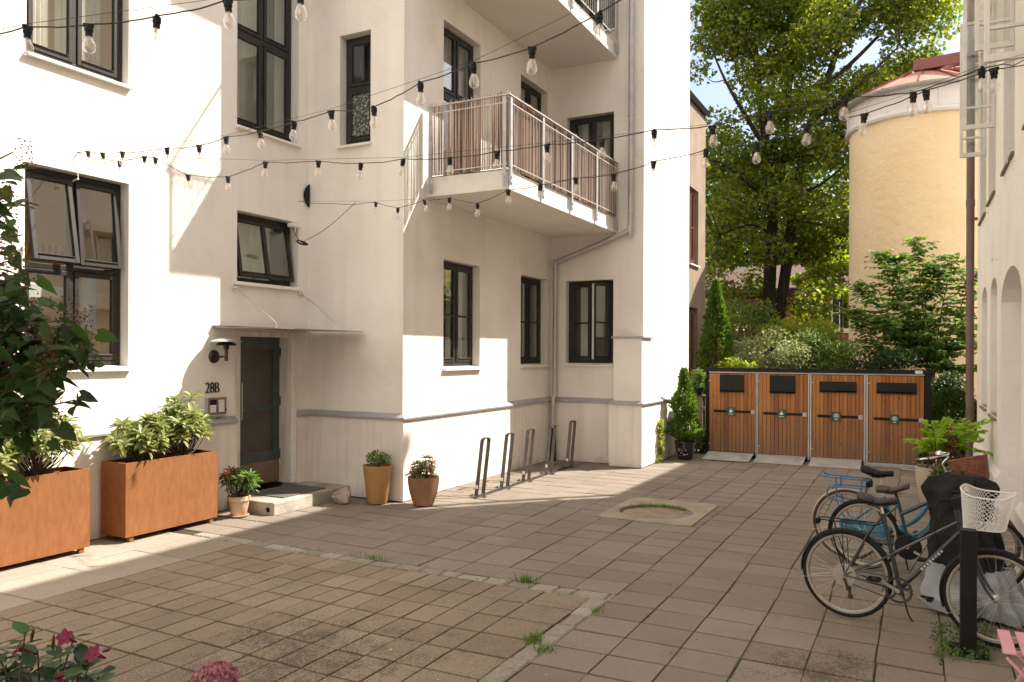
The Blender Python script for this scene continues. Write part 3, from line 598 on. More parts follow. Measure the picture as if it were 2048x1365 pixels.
ov = MB(T_L); pts = [(9.075, -.02, 4.55)]+[(9.075-.115*math.sin(PI*k/12)**.7, -.02, 4.55-.35*k/12) for k in range(1, 12)]+[(9.075, -.02, 4.20)]
ov = MB(); pts = [(-7.985, 8.965-.105*math.sin(PI*k/14)**.75, 4.52-.34*k/14) for k in range(15)]
ov.prism(pts, (.025, 0, 0)); oo = ov.build('wall_plaque', BLACKM, bevel=.004); tag(oo, 'black half oval plaque in the corner of the white walls', 'plaque')
sb = thing('sensor_box', 'small cream plastic box at the top corner of the tilted window', 'box', (-7.95, 8.66, 3.82))
MB().box((-8.02, 8.56, 3.835), (-7.90, 8.75, 3.895)).build('casing', WHITEP, sb, bevel=.012)
MB().tube(sm([(-7.93, 8.62, 3.84), (-7.92, 8.62, 3.78), (-7.95, 8.61, 3.75)]), .007, 6).build('lead', WHITEP, sb)

# ------------------------------------------------------------------ corten planters
def planter(y0, y1, lab):
    t = thing('corten_planter', lab, 'planter', (-7.7, (y0+y1)/2, 0), 'long rusty planters along the wall'); x0, x1, z0, z1, k = -7.9, -7.5, .055, .85, .004
    m = MB().box((x0, y0, z0), (x0+k, y1, z1)).box((x1-k, y0, z0), (x1, y1, z1)).box((x0+k, y0, z0), (x1-k, y0+k, z1)).box((x0+k, y1-k, z0), (x1-k, y1, z1)).box((x0+k, y0+k, z0), (x1-k, y1-k, z0+k))
    m.box((x1-.03, y0+k, z1-.004), (x1-k, y1-k, z1)).box((x0+k, y0+k, z1-.004), (x0+.03, y1-k, z1)).box((x0+.031, y0+k, z1-.004), (x1-.031, y0+.03, z1)).box((x0+.031, y1-.03, z1-.004), (x1-.031, y1-k, z1))
    m.build('box', CORTEN, t)
    for x in (x0+.05, x1-.06):
        for y in (y0+.06, y1-.10): MB().box((x, y, 0), (x+.045, y+.05, z0)).build('foot', CORTEN, t)
    m = MB(); n = 10
    vs = [(x0+k+(x1-x0-2*k)*i/4, y0+k+(y1-y0-2*k)*j/n, z1-.055+random.gauss(0, .012)) for i in range(5) for j in range(n+1)]
    m.add(vs, [(i*(n+1)+j, (i+1)*(n+1)+j, (i+1)*(n+1)+j+1, i*(n+1)+j+1) for i in range(4) for j in range(n)]); m.build('soil', SOIL, t, smooth=True)
    return t
planter(3.95, 5.19, 'rusty corten planter cut by the left edge, under the lilac branches')
planter(5.60, 6.84, 'rusty corten planter fully in view, nearest the intercom and door')
# ------------------------------------------------------------------ pots
def pot(name, lab, loc, prof, mat, soil_z, soil_r, rim=None, saucer=None):
    t = thing(name, lab, 'flower pot', loc); x, y, z = loc
    MB().lathe(loc, prof, 40).build('body', mat, t, smooth=True)
    MB().lathe((x, y, z+soil_z), [(soil_r, -.01), (soil_r*.6, .004), (0, .008)], 20).build('soil', SOIL, t, smooth=True)
    if saucer: MB().lathe(loc, [(saucer*.8, 0), (saucer, .022), (saucer-.008, .024), (saucer*.78, .008), (0, .008)], 30).build('saucer', mat, t, smooth=True)
    return t
TERR = M('pale_terracotta', [(.50, .31, .19), (.60, .41, .27), (.66, .50, .36)], 5, .85, bump=.1, bscale=60)
OCHRE = M('ochre_glazed_pot', [(.36, .19, .06), (.43, .24, .085), (.47, .27, .10)], 3, .45, bump=.06, bscale=12)
BROWN = M('brown_pot', [(.24, .125, .06), (.29, .155, .08)], 3, .6, bump=.06, bscale=20)
NAVY = M('navy_glaze', [(.008, .009, .014), (.016, .018, .03)], 4, .12, coat=.6)
BEIGE = M('beige_pot', [(.42, .36, .26), (.50, .44, .33)], 4, .8, bump=.15, bscale=30)
pot('terracotta_pot', 'small pale terracotta pot on a saucer at the corner of the doorstep', (-7.50, 7.18, 0), [(.085, .02), (.095, .03), (.125, .2), (.13, .2), (.14, .205), (.14, .255), (.128, .258), (.12, .2), (.1, .1)], TERR, .225, .12, saucer=.125)
pot('tall_pot', 'tall ochre pot with tapering sides in front of the shaded wall', (-6.53, 8.72, 0), [(.125, 0), (.135, .01), (.165, .25), (.188, .43), (.198, .50), (.198, .515), (.188, .515), (.18, .45), (.16, .3)], OCHRE, .475, .178)
pot('squat_pot', 'squat brown rounded pot in front of the sunlit wall', (-5.90, 8.90, 0), [(.12, 0), (.135, .008), (.185, .16), (.208, .29), (.213, .37), (.213, .38), (.2, .38), (.195, .3)], BROWN, .345, .192)
bp = pot('blue_pot', 'dark navy glazed pot at the foot of the white wall', (-4.0, 15.2, 0), [(.13, 0), (.14, .02), (.145, .03), (.19, .22), (.2, .3), (.212, .32), (.212, .345), (.195, .345), (.18, .25)], NAVY, .31, .185)
fl = MB()
for k in range(16): a = -1.57+random.uniform(-.5, .5); z = random.uniform(.07, .24); r_ = .147+.05*(z-.03)/.19+.002; fl.ball((-4.0+r_*math.cos(a), 15.2+r_*math.sin(a), z), random.uniform(.006, .011), 6, (1, .4, 1.4))
fl.build('painted_blossom', M('pink_glaze', [(.5, .30, .30), (.62, .45, .42)], 9, .3), bp)
pot('beige_pot', 'tall beige round pot behind the turquoise bicycle, nearer the shed', (.62, 13.6, 0), [(.17, 0), (.2, .1), (.24, .35), (.25, .5), (.25, .54), (.23, .54), (.22, .4)], BEIGE, .5, .22)
pot('cream_pot', 'cream pot of small pink flowers behind the turquoise handlebar', (.52, 11.6, 0), [(.13, 0), (.15, .1), (.18, .3), (.19, .42), (.19, .45), (.175, .45), (.165, .35)], BEIGE, .41, .168)

# ------------------------------------------------------------------ bike rack
rkt = thing('bike_rack', 'row of five steel hoops on a base rail along the white wall', 'bike rack', (-5.5, 11.3, 0))
HOOP = M('brown_grey_steel', [(.055, .046, .04), (.085, .072, .063), (.11, .095, .085)], 8, .42, metal=.35)
MB().box((-5.58, 9.62, .002), (-5.50, 13.2, .012)).box((-5.535, 9.64, .012), (-5.525, 13.18, .03)).build('base_rail', HOOP, rkt, bevel=.002)
for y in (9.70, 10.46, 11.2, 12.06, 12.95):
    m = MB(); xs = -5.54; g = .20; ln = .17
    path = sm([(xs, y, .012), (xs, y+ln*.5, .4), (xs, y+ln*.95, .755), (xs, y+ln+.02, .80), (xs, y+ln+g*.5, .82), (xs, y+ln+g-.02, .80), (xs, y+ln*.95+g, .755), (xs, y+ln*.5+g, .4), (xs, y+g, .012)], 4)
    for a, b in zip(path[:-1], path[1:]): m.beam(a, b+(b-a)*.01, .055, .013, Vector((1, 0, 0)).cross(b-a))
    h = m.build('hoop', HOOP, rkt)
    MB().box((xs-.018, y+.012, .12), (xs+.018, y+.016, .17)).build('sticker', WHITEP, h)
    bt = MB()
    for dx in (-.1, .1): bt.box((xs+dx-.03, y+.03, .0125), (xs+dx+.03, y+.09, .018)).lathe((xs+dx, y+.06, .018), [(.012, 0), (.012, .012), (0, .014)], 6)
    bt.build('bolt_plates', HOOP, h)
# ------------------------------------------------------------------ cream building on the right
BR = thing('cream_building', 'cream rendered building on the right with arched niches and white casement windows swung open', 'building', (.9, 12, 0))
NI = [(9.0, 11.08, .0, 3.0, .42, .32), (11.59, 12.61, 1.26, 3.06, .34, .2), (13.18, 14.2, 1.28, 3.06, .34, .2)]
UP = [(7.55, 8.72, 4.18, 6.9, .3), (9.67, 10.86, 4.18, 6.9, .3), (11.89, 13.02, 4.18, 6.9, .3), (13.44, 14.68, 4.15, 6.9, .3)]
mb = MB(); nb = MB()
holes = [(a, b, c, d, .0) for a, b, c, d, r, h in NI]+UP
us = None
wall(mb, T_R, -5, 15.2, 0, 11.3, holes, .3)
nb.T = T_R
for a, b, c, d, r, h in NI:
    n = 14; arc = [(a+(b-a)*k/n, d-h+h*(1-(2*k/n-1)**2)**.6) for k in range(n+1)]
    mb.T = T_R
    for (u0, z0), (u1, z1) in zip(arc[:-1], arc[1:]):
        mb.face([(u0, 0, z0), (u1, 0, z1), (u1, 0, d), (u0, 0, d)]); nb.face([(u0, 0, z0), (u0+0, r, z0), (u1, r, z1), (u1, 0, z1)])
    nb.face([(a, 0, c), (a, r, c), (a, r, d-h), (a, 0, d-h)]).face([(b, 0, c), (b, r, c), (b, r, d-h), (b, 0, d-h)]).face([(a, r, c), (b, r, c)]+[(u, r, z) for u, z in reversed(arc)])
mb.T = None
mb.face([(.9, 15.2, 0), (9, 15.2, 0), (9, 15.2, 11.3), (.9, 15.2, 11.3)]).face([(9, 15.2, 0), (9, -5, 0), (9, -5, 11.3), (9, 15.2, 11.3)]).face([(9, -5, 0), (.9, -5, 0), (.9, -5, 11.3), (9, -5, 11.3)])
mb.face([(2.1, 15.2, 0), (2.1, 20.6, 0), (2.1, 20.6, 8.9), (2.1, 15.2, 8.9)]).face([(2.1, 20.6, 0), (9, 20.6, 0), (9, 20.6, 8.9), (2.1, 20.6, 8.9)]).face([(2.1, 15.21, 8.9), (9, 15.21, 8.9), (9, 20.6, 8.9), (2.1, 20.6, 8.9)]).face([(9, 15.2, 0), (9, 20.6, 0), (9, 20.6, 8.9), (9, 15.2, 8.9)])  # unseen rear wing, added so its shadow bounds the sunlit paving
mb.build('wall', CREAM, BR); nb.build('niche', NICHE, BR)
MB().box((.8, -5.1, 11.3), (9.1, 16.0, 11.5)).build('roof', LEDGE, BR)
SLATE = M('slate_sill', [(.16, .13, .11), (.24, .20, .17)], 9, .7)
for a, b, c, d, r, h in NI[1:]: MB(T_R).prism([(a+.01, -.03, c-.02), (a+.01, r, c+.05), (a+.01, r, c+.005), (a+.01, -.03, c-.05)], (b-a-.02, 0, 0)).build('niche_sill', SLATE, BR, bevel=.003)
for a, b, c, d, r in UP: MB(T_R).prism([(a+.01, -.035, c-.01), (a+.01, r, c+.06), (a+.01, r, c+.01), (a+.01, -.035, c-.04)], (b-a-.02, 0, 0)).build('slate_sill', SLATE, BR, bevel=.003)
mb = MB(T_R)
PLR = [(-5, 8.997), (11.083, 15.197)]
for a, b in PLR: mb.prism([(a, -.06, 0), (a, -.055, .56), (a, -.001, .64), (a, .05, .64), (a, .05, 0)], (b-a, 0, 0))
mb.build('plinth', NICHE, BR, bevel=.01)
MB(T_R).box((9.0, .30, 0), (11.08, .44, .659)).prism([(9.0, .22, 0), (9.0, .22, .36), (9.0, .30, .42), (9., .30, 0)], (2.08, 0, 0)).build('niche_base', NICHE, BR, bevel=.01)
WFR = M('grey_white_window_paint', [(.62, .585, .55), (.72, .69, .655)], 7, .5)
for i, (a, b, c, d, r) in enumerate(UP):
    f = MB(T_R); f.box((a+.01, .22, c+.06), (a+.07, .29, d)).box((b-.07, .22, c+.06), (b-.01, .29, d)).box((a+.07, .22, c+.06), (b-.07, .29, c+.12)).box(((a+b)/2-.03, .22, c+.12), ((a+b)/2+.03, .29, d)).box((a+.07, .22, 5.0), (b-.07, .29, 5.06))
    W = f.build('window', WFR, BR, bevel=.004)
    MB(T_R).box((a+.07, .25, c+.1), (b-.07, .256, d)).build('pane', GLASS, W)
    # casement hinged at the near jamb and swung out square to the wall
    wd, zb, ang = [(.40, 4.52, 92), (.36, 5.28, 90), (.37, 5.0, 92), (.34, 4.98, 88)][i]
    X = T_R @ Matrix.Translation((a+.03 if i else a+.2, 0.0, zb)) @ Matrix.Rotation(R(-ang), 4, 'Z'); ht = 2.0; s_ = .042
    s = MB(X); s.box((0, 0, 0), (s_, .045, ht)).box((wd-s_, 0, 0), (wd, .045, ht)).box((s_, 0, 0), (wd-s_, .045, s_+.02)).box((s_, 0, ht-s_), (wd-s_, .045, ht)).box((s_, .008, .27), (wd-s_, .037, .30))
    s.build('open_casement', WFR, W, bevel=.004)
    MB(X).box((s_-.004, .02, s_), (wd-s_+.004, .025, ht-s_)).build('casement_pane', GLASS, W)
    rm = ROOMS.setdefault((BR.name, 'x'), MB()); rm.T = T_R
    rm.face([(a-.2, 2, c-.3), (b+.2, 2, c-.3), (b+.2, 2, d+.2), (a-.2, 2, d+.2)]).face([(a-.2, .3, c-.3), (a-.2, 2, c-.3), (a-.2, 2, d+.2), (a-.2, .3, d+.2)]).face([(b+.2, .3, c-.3), (b+.2, 2, c-.3), (b+.2, 2, d+.2), (b+.2, .3, d+.2)]).face([(a-.2, .3, c-.3), (b+.2, .3, c-.3), (b+.2, 2, c-.3), (a-.2, 2, c-.3)]).face([(a-.2, .3, d+.2), (b+.2, .3, d+.2), (b+.2, 2, d+.2), (a-.2, 2, d+.2)])
m_ = ROOMS[(BR.name, 'x')]; m_.T = None; m_.build('interior', DARKW, BR)
EYEM = CHROME
for (u, z) in ((11.35, 3.22), (14.75, 3.12), (12.95, 4.05), (9.6, 4.05)):
    MB(T_R).tube([(u, 0, z), (u, -.05, z)], .005, 6).tube([(u+.022*math.cos(a), -.05-.022-.0*a, z+.022*math.sin(a)) for a in [2*PI*k/10 for k in range(10)]], .004, 6, closed=True).build('eye_hook', CHROME, BR)
BPIPE = M('brown_pipe_paint', [(.115, .075, .062), (.15, .10, .085)], 4, .4)
pz = MB().tube([(.80, 15.32, .0), (.80, 15.32, 11.2)], .062, 18)
for z in (1.3, 4.6, 8.2): pz.lathe((.80, 15.32, z), [(.064, -.06), (.069, -.055), (.069, .055), (.064, .06)], 18)
pz.build('brown_drainpipe', BPIPE, BR, smooth=True)
MB().box((.82, 15.202, 4.3), (.95, 15.3, 4.34)).box((.82, 15.202, 8.0), (.95, 15.3, 8.04)).build('pipe_bracket', BPIPE, BR)

# ------------------------------------------------------------------ yellow building with the round corner
cx, cy, RR = .22, 24.95, 1.98
YB = thing('yellow_building', 'pale yellow building with a rounded corner under a pink metal roof', 'building', (cx, cy, 0))
def arcpts(r, a0, a1, n): return [(cx+r*math.cos(a0+(a1-a0)*k/n), cy+r*math.sin(a0+(a1-a0)*k/n)) for k in range(n+1)]
def shell(r, zs, a0=R(165), a1=R(380), n=56):
    P = arcpts(r, a0, a1, n); m = MB(); k = len(zs)
    m.add([(x, y, z) for x, y in P for z in zs], [(i*k+j, (i+1)*k+j, (i+1)*k+j+1, i*k+j+1) for i in range(n) for j in range(k-1)]); return m
m = shell(RR, [0, 8.3]); m.box((cx-1.3, cy+.4, 0), (cx+8, cy+4, 8.3)); m.build('wall', YELLOW, YB, smooth=True)
BAND = M('pale_band_boards', [(.66, .62, .60), (.74, .71, .69)], .9, .6)
prof = [(RR, 8.28), (RR+.09, 8.30), (RR+.12, 8.36), (RR+.10, 8.43), (RR+.05, 8.46)]
P = arcpts(1, R(165), R(380), 56)
def ring(prof): 
    m = MB(); k = len(prof); vs = [(cx+(x-cx)*r, cy+(y-cy)*r, z) for x, y in P for r, z in prof]
    m.add(vs, [(i*k+j, (i+1)*k+j, (i+1)*k+j+1, i*k+j+1) for i in range(56) for j in range(k-1)]); return m
ring(prof).build('cornice', BAND, YB, smooth=True)
ring([(RR+.05, 8.45), (RR+.05, 9.0)]).build('board_band', BAND, YB, smooth=True)
m = MB()
for k in range(12):
    a = R(170+k*18); m.beam((cx+(RR+.06)*math.cos(a), cy+(RR+.06)*math.sin(a), 8.46), (cx+(RR+.06)*math.cos(a), cy+(RR+.06)*math.sin(a), 8.99), .05, .03, (math.cos(a), math.sin(a), 0))
m.build('band_batten', BAND, YB)
ring([(RR+.05, 8.99), (RR+.20, 8.98), (RR+.28, 9.0), (RR+.30, 9.05), (RR+.27, 9.06), (RR+.2, 9.02)]).build('gutter', STEEL, YB, smooth=True)
PINK = M('pink_metal_roof', [(.50, .25, .21), (.58, .31, .26)], 3, .42, metal=.15); RED = M('dark_red_flashing', [(.20, .055, .055), (.25, .075, .07)], 4, .4)
ap = Vector((cx-.05, cy+.3, 10.25))
m = MB(); n = 56; vs = [(cx+(x-cx)*(RR+.24), cy+(y-cy)*(RR+.24), 9.05) for x, y in P]; vs.append(tuple(ap)); m.add(vs, [(i, i+1, n+1) for i in range(n)])
m.face([vs[0], tuple(ap), (cx+.1, cy+4, 10.25), (cx-2.2, cy+4, 9.05)]); rf = m.build('roof', PINK, YB)
m = MB()
for k in range(2, 55, 6): m.beam(Vector(vs[k])+Vector((0, 0, .02)), ap+Vector((0, 0, .03)), .03, .05)
m.build('standing_seam', RED, rf)
m = MB(); p0 = at(1832, 134, 21.9); q0 = at(1975, 108, 20.2)
m.beam(p0, q0, .3, .30).build('ridge_flashing', RED, YB, bevel=.02)
m = MB(); a0, b0 = p0+Vector((.1, .25, -.12)), q0+Vector((.1, .25, -.12)); m.face([a0, b0, b0-Vector((0, 0, 1.2)), a0-Vector((0, 0, 1.0))]).build('upper_wall', PINK, YB)

# ------------------------------------------------------------------ neighbours behind
BEI = M('brown_render', [(.22, .165, .12), (.29, .22, .165)], 2, .9, bump=.3, bscale=9)
NB = thing('beige_building', 'brownish rendered building glimpsed between the white wall and the big tree', 'building', (-6, 19.5, 0))
m = MB(); T_N = Matrix(((0, -1, 0, -5.0), (1, 0, 0, 0), (0, 0, 1, 0), (0, 0, 0, 1)))
NH = [(19.3, 20.2, 4.3, 6.2), (19.3, 20.2, 1.2, 3.2), (17.6, 18.5, 4.3, 6.2), (17.6, 18.5, 1.2, 3.2)]
wall(m, T_N, 17.15, 20.95, 0, 8.4, NH); m.T = None; m.face([(-5, 20.95, 0), (-12, 20.95, 0), (-12, 20.95, 8.4), (-5, 20.95, 8.4)]).face([(-5, 17.15, 0), (-12, 17.15, 0), (-12, 17.15, 8.4), (-5, 17.15, 8.4)])
m.build('wall', BEI, NB)
m = MB().prism([(-5.02, 17.15, 8.40), (-4.93, 17.15, 8.30), (-4.88, 17.15, 8.42), (-8, 17.15, 10.4), (-8, 17.15, 10.2)], (0, 3.85, 0)); m.build('roof', BLACKM, NB)
RFR = M('red_brown_window_paint', [(.16, .055, .03), (.21, .08, .05)], 5, .5)
for h in NH: window(NB, T_N, *h, fm=RFR, bars=((h[2]+h[3])/2,), rec=.1)
m_ = ROOMS[(NB.name, 'grey')]; m_.T = None; m_.build('interior', DARKW, NB)
# brick house far behind the tree
BK = bpy.data.materials.new('red_brick'); BK.use_nodes = True; nt = BK.node_tree; p = nt.nodes['Principled BSDF']; p.inputs['Roughness'].default_value = .9
tc = nd(nt, 'ShaderNodeTexCoord'); mp = nd(nt, 'ShaderNodeMapping'); mp.inputs['Rotation'].default_value = (R(90), 0, 0); br = nd(nt, 'ShaderNodeTexBrick')
br.inputs['Color1'].default_value = (.24, .085, .05, 1); br.inputs['Color2'].default_value = (.17, .058, .036, 1); br.inputs['Mortar'].default_value = (.20, .16, .13, 1); br.inputs['Scale'].default_value = 4.2; br.inputs['Mortar Size'].default_value = .012
nt.links.new(tc.outputs['Object'], mp.inputs[0]); nt.links.new(mp.outputs[0], br.inputs[0]); nt.links.new(br.outputs[0], p.inputs['Base Color'])
TILE = M('clay_roof_tile', [(.07, .035, .026), (.11, .055, .04)], 8, .8, bump=.4, bscale=20)
BH = thing('brick_house', 'red brick house with a clay tiled roof half hidden behind the big tree', 'building', (-4, 37, 0))
T_K = Matrix(((1, 0, 0, 0), (0, 1, 0, 36.), (0, 0, 1, 0), (0, 0, 0, 1)))
KH = [(-8.9, -8.1, 3.0, 4.6), (-6.2, -5.3, 3.0, 4.6), (-3.3, -2.4, 3., 4.6), (-.4, .5, 3., 4.6)]
m = MB(); wall(m, T_K, -12, 3.5, 0, 4.9, KH); m.T = None; m.face([(3.5, 36, 0), (3.5, 44, 0), (3.5, 44, 4.9), (3.5, 40, 6.2), (3.5, 36, 4.9)]).face([(-12, 36, 0), (-12, 44, 0), (-12, 44, 4.9), (-12, 40, 6.2), (-12, 36, 4.9)]); m.build('wall', BK, BH)
MB().prism([(-12.3, 35.6, 4.75), (-12.3, 40, 6.2), (-12.3, 44.4, 4.75), (-12.3, 44.4, 4.9), (-12.3, 40, 6.35), (-12.3, 35.6, 4.9)], (16.1, 0, 0)).build('roof', TILE, BH)
for h in KH: window(BH, T_K, *h, fm=WHITEP, bars=((h[2]+h[3])/2,), rec=.08)
m_ = ROOMS[(BH.name, 'grey')]; m_.T = None; m_.build('interior', DARKW, BH)

# ------------------------------------------------------------------ bin shed
SY = 15.9
SH = thing('bin_shed', 'wooden bin shed with four plank doors under a flat dark roof', 'bin shed', (-1.8, 16.3, 0))
WOODL = []
def woodm(name, a, b, c):
    m = M(name, [a, b, c], 3.2, .62, island=.45, stretch=(9, 9, .8), bump=.25, bscale=22, detail=7, bdist=.003)
    nt = m.node_tree; L = nt.links; p = nt.nodes['Principled BSDF']; src = p.inputs['Base Color'].links[0].from_socket
    tc = nd(nt, 'ShaderNodeTexCoord'); sx = nd(nt, 'ShaderNodeSeparateXYZ'); L.new(tc.outputs['Object'], sx.inputs[0])
    r = nd(nt, 'ShaderNodeMapRange'); r.inputs[1].default_value = 1.15; r.inputs[2].default_value = .1; r.inputs[3].default_value = .0; r.inputs[4].default_value = .9; L.new(sx.outputs[2], r.inputs[0])
    n = nd(nt, 'ShaderNodeTexNoise'); n.inputs['Scale'].default_value = 2.; n.inputs['Detail'].default_value = 6; mp = nd(nt, 'ShaderNodeMapping'); mp.inputs['Scale'].default_value = (6, 6, .7); L.new(tc.outputs['Object'], mp.inputs[0]); L.new(mp.outputs[0], n.inputs['Vector'])
    mu = nd(nt, 'ShaderNodeMath', operation='MULTIPLY'); L.new(r.outputs[0], mu.inputs[0]); L.new(n.outputs['Fac'], mu.inputs[1]); m2 = nd(nt, 'ShaderNodeMath', operation='MULTIPLY'); m2.inputs[1].default_value = 1.5; L.new(mu.outputs[0], m2.inputs[0])
    x = nd(nt, 'ShaderNodeMix', data_type='RGBA'); x.inputs[7].default_value = (.15, .098, .066, 1); L.new(m2.outputs[0], x.inputs[0]); L.new(src, x.inputs[6])
    vo = nd(nt, 'ShaderNodeTexVoronoi'); vo.inputs['Scale'].default_value = 1.; mp3 = nd(nt, 'ShaderNodeMapping'); mp3.inputs['Scale'].default_value = (11, 11, 4.2); L.new(tc.outputs['Object'], mp3.inputs[0]); L.new(mp3.outputs[0], vo.inputs['Vector'])
    kr = nd(nt, 'ShaderNodeMapRange'); kr.inputs[1].default_value = .14; kr.inputs[2].default_value = .06; kr.inputs[4].default_value = .75; L.new(vo.outputs['Distance'], kr.inputs[0])
    y = nd(nt, 'ShaderNodeMix', data_type='RGBA'); y.inputs[7].default_value = (.07, .025, .012, 1); L.new(kr.outputs[0], y.inputs[0]); L.new(x.outputs[2], y.inputs[6]); L.new(y.outputs[2], p.inputs['Base Color']); return m
WOOD = woodm('oiled_pine', (.21, .070, .018), (.36, .135, .032), (.48, .20, .055))
WOODG = M('weathered_board', [(.22, .16, .12), (.30, .23, .175), (.36, .28, .22)], 4, .85, island=.4, stretch=(6, 6, .6), bump=.3, bscale=20)
GREEN = M('green_sign', [(.022, .075, .048), (.028, .09, .058)], 4, .4)
m = MB(); m.prism([(-3.78, SY-.03, 1.695), (.25, SY-.03, 1.695), (.25, SY+1.0, 1.66), (-3.78, SY+1.0, 1.66)], (0, 0, .075)); m.build('roof', BLACKM, SH, bevel=.004)
m = MB().box((-3.765, SY+.0, -.03), (-3.70, SY+.95, 1.694)).box((.135, SY+.0, -.03), (.235, SY+.95, 1.694)).box((-3.70, SY+.9, .05), (.135, SY+.94, 1.69)); m.build('side_walls', BLACKM, SH)
m = MB()
for x0, x1 in ((-2.795, -2.745), (-1.835, -1.765), (-.862, -.787)):
    for a, b in ((x0, (x0+x1)/2-.004), ((x0+x1)/2+.004, x1)): m.box((a, SY-.012, .03), (b, SY+.04, 1.665))
m.box((-3.70, SY-.008, 1.665), (.135, SY+.03, 1.694)).box((-.86, SY-.02, .0), (.135, SY+.05, .062)); m.build('steel_posts', STEEL, SH, bevel=.003)
MB().box((-3.7, SY+.2, .0), (.13, SY+.22, 1.66)).build('dark_lining', BLACK, SH)
MB().box((-.02, SY-.036, 1.705), (.10, SY-.0305, 1.76)).build('small_label', WHITEP, SH)
DX = [(-3.70, -2.80), (-2.74, -1.842), (-1.758, -.868), (-.78, .125)]
for i, (x0, x1) in enumerate(DX):
    zt, zb = 1.655, .105-.012*i
    m = MB(); n = 12 if i < 2 else 13; w = (x1-x0)/n
    for k in range(n): m.box((x0+w*k+.0022, SY+random.uniform(-.001, .001), zb), (x0+w*(k+1)-.0022, SY+.022, zt))
    D = m.build('door', WOOD, SH, bevel=.0025, segs=1)
    MB().box((x0, SY+.0225, zb), (x1, SY+.035, zt)).build('door_back', BLACK, D)
    if i < 2: h = (x0+.21, x1-.22, 1.30, 1.625)
    else: h = (x0+.13, x1-.12, 1.345, 1.525)
    m = MB().prism([(h[0], SY-.004, h[2]), (h[0], SY-.032, h[2]+.02), (h[0], SY-.026, h[3]), (h[0], SY-.004, h[3]+.01)], (h[1]-h[0], 0, 0)).box((h[0]-.006, SY-.042, h[2]-.012), (h[1]+.006, SY-.004, h[2]))
    H_ = m.build('hatch', M('black_hatch_%d' % i if False else 'black_hatch', [(.006, .006, .006), (.01, .01, .011)], 6, .35, spec=.25) if i == 0 else bpy.data.materials['black_hatch'], D, bevel=.004)
    MB().lathe(((h[0]+h[1])/2, SY-.034, h[2]+.07), [(.014, .003), (.012, -.004), (0, -.004)], 10, 'y').build('hatch_lock', BLACK, H_)
    zl = .905-.012*i
    MB().box((x0+.09, SY-.010, zl-.024), (x1-.09, SY-.0035, zl+.024)).build('latch_bar', BLACKM, D, bevel=.002)
    MB().box((x1-.085, SY-.016, zl-.04), (x1-.012, SY-.0035, zl+.04)).lathe((x1-.04, SY-.016, zl), [(.014, 0), (.012, -.006), (0, -.006)], 10, 'y').build('lock_plate', STEEL, D, bevel=.002)
    xc = (x0+x1)/2-.02; sgn = MB().box((xc-.078, SY-.018, zl-.085), (xc+.078, SY-.0105, zl+.085)).build('sign_plate', GREEN, D, bevel=.003)
    ys = SY-.0195; ic_ = MB()
    if i < 2:   # a knotted bag
        ic_.add([(xc+a, ys, zl+b) for a, b in ((-.03, -.02), (.022, -.02), (.036, .0), (.028, .02), (.006, .03), (-.012, .03), (-.032, .012))], [tuple(range(7))]).add([(xc+a, ys, zl+b) for a, b in ((-.012, .036), (.010, .036), (.016, .055), (.0, .048), (-.016, .058))], [tuple(range(5))])
    else:
        for r0_, r1_ in ((.044, .037),):
            N = 24; ic_.add([(xc+r_*math.cos(2*PI*k/N), ys, zl+.012+r_*math.sin(2*PI*k/N)) for k in range(N) for r_ in (r0_, r1_)], [(2*k, (2*k+2) % (2*N), (2*k+3) % (2*N), 2*k+1) for k in range(N)])
        for dz in (-.012, .004, .02): ic_.box((xc-.024, ys, zl+.008+dz), (xc+.024, ys+.0008, zl+.018+dz))
    for k in range(7 if i < 2 else 4): 
        wx = .011; ic_.box((xc+(k-(3 if i < 2 else 1.5))*.0135-wx/2, ys, zl-.062), (xc+(k-(3 if i < 2 else 1.5))*.0135+wx/2, ys+.0008, zl-.046-.004*(k % 3 == 1)))
    ic_.build('sign_symbol', WHITEP, sgn)
    nh = MB()
    for k in range(n):
        for z in (zt-.03, 1.27, .88, zb+.04):
            if random.random() < .75: nh.ball((x0+w*(k+.5)+random.uniform(-.01, .01), SY-.001, z), .0055, 6, (1, .5, 1))
    for z in (.24, 1.50): MB().box((x0-.012, SY-.016, z), (x0+.03, SY-.003, z+.02)).build('hinge', STEEL, D)
    nh.build('screw', STEEL, D)
    if i < 3:
        xa, xb = x0-.0, x1-.02; m = MB().prism([(xa, SY-.02, .085), (xa+.01, SY-.62, .004), (xa+.01, SY-.62, .012), (xa, SY-.02, .097)], (xb-xa, 0, 0)); m.build('ramp', M('ramp_sheet', [(.36, .36, .36), (.46, .46, .455), (.52, .52, .51)], 4, .6, metal=.3, bump=.1, bscale=14) if i == 0 else bpy.data.materials['ramp_sheet'], SH)
MB().box((-3.7, SY+.02, -.02), (.13, SY+.15, .05)).build('floor_frame', BLACK, SH)
# broom-like steel strip lying in front of the last door
tag(MB().beam((-.25, 15.55, .03), (.35, 15.35, .02), .04, .02).build('steel_bar', STEEL, bevel=.004), 'thin steel bar lying on the paving in front of the last shed door', 'bar')
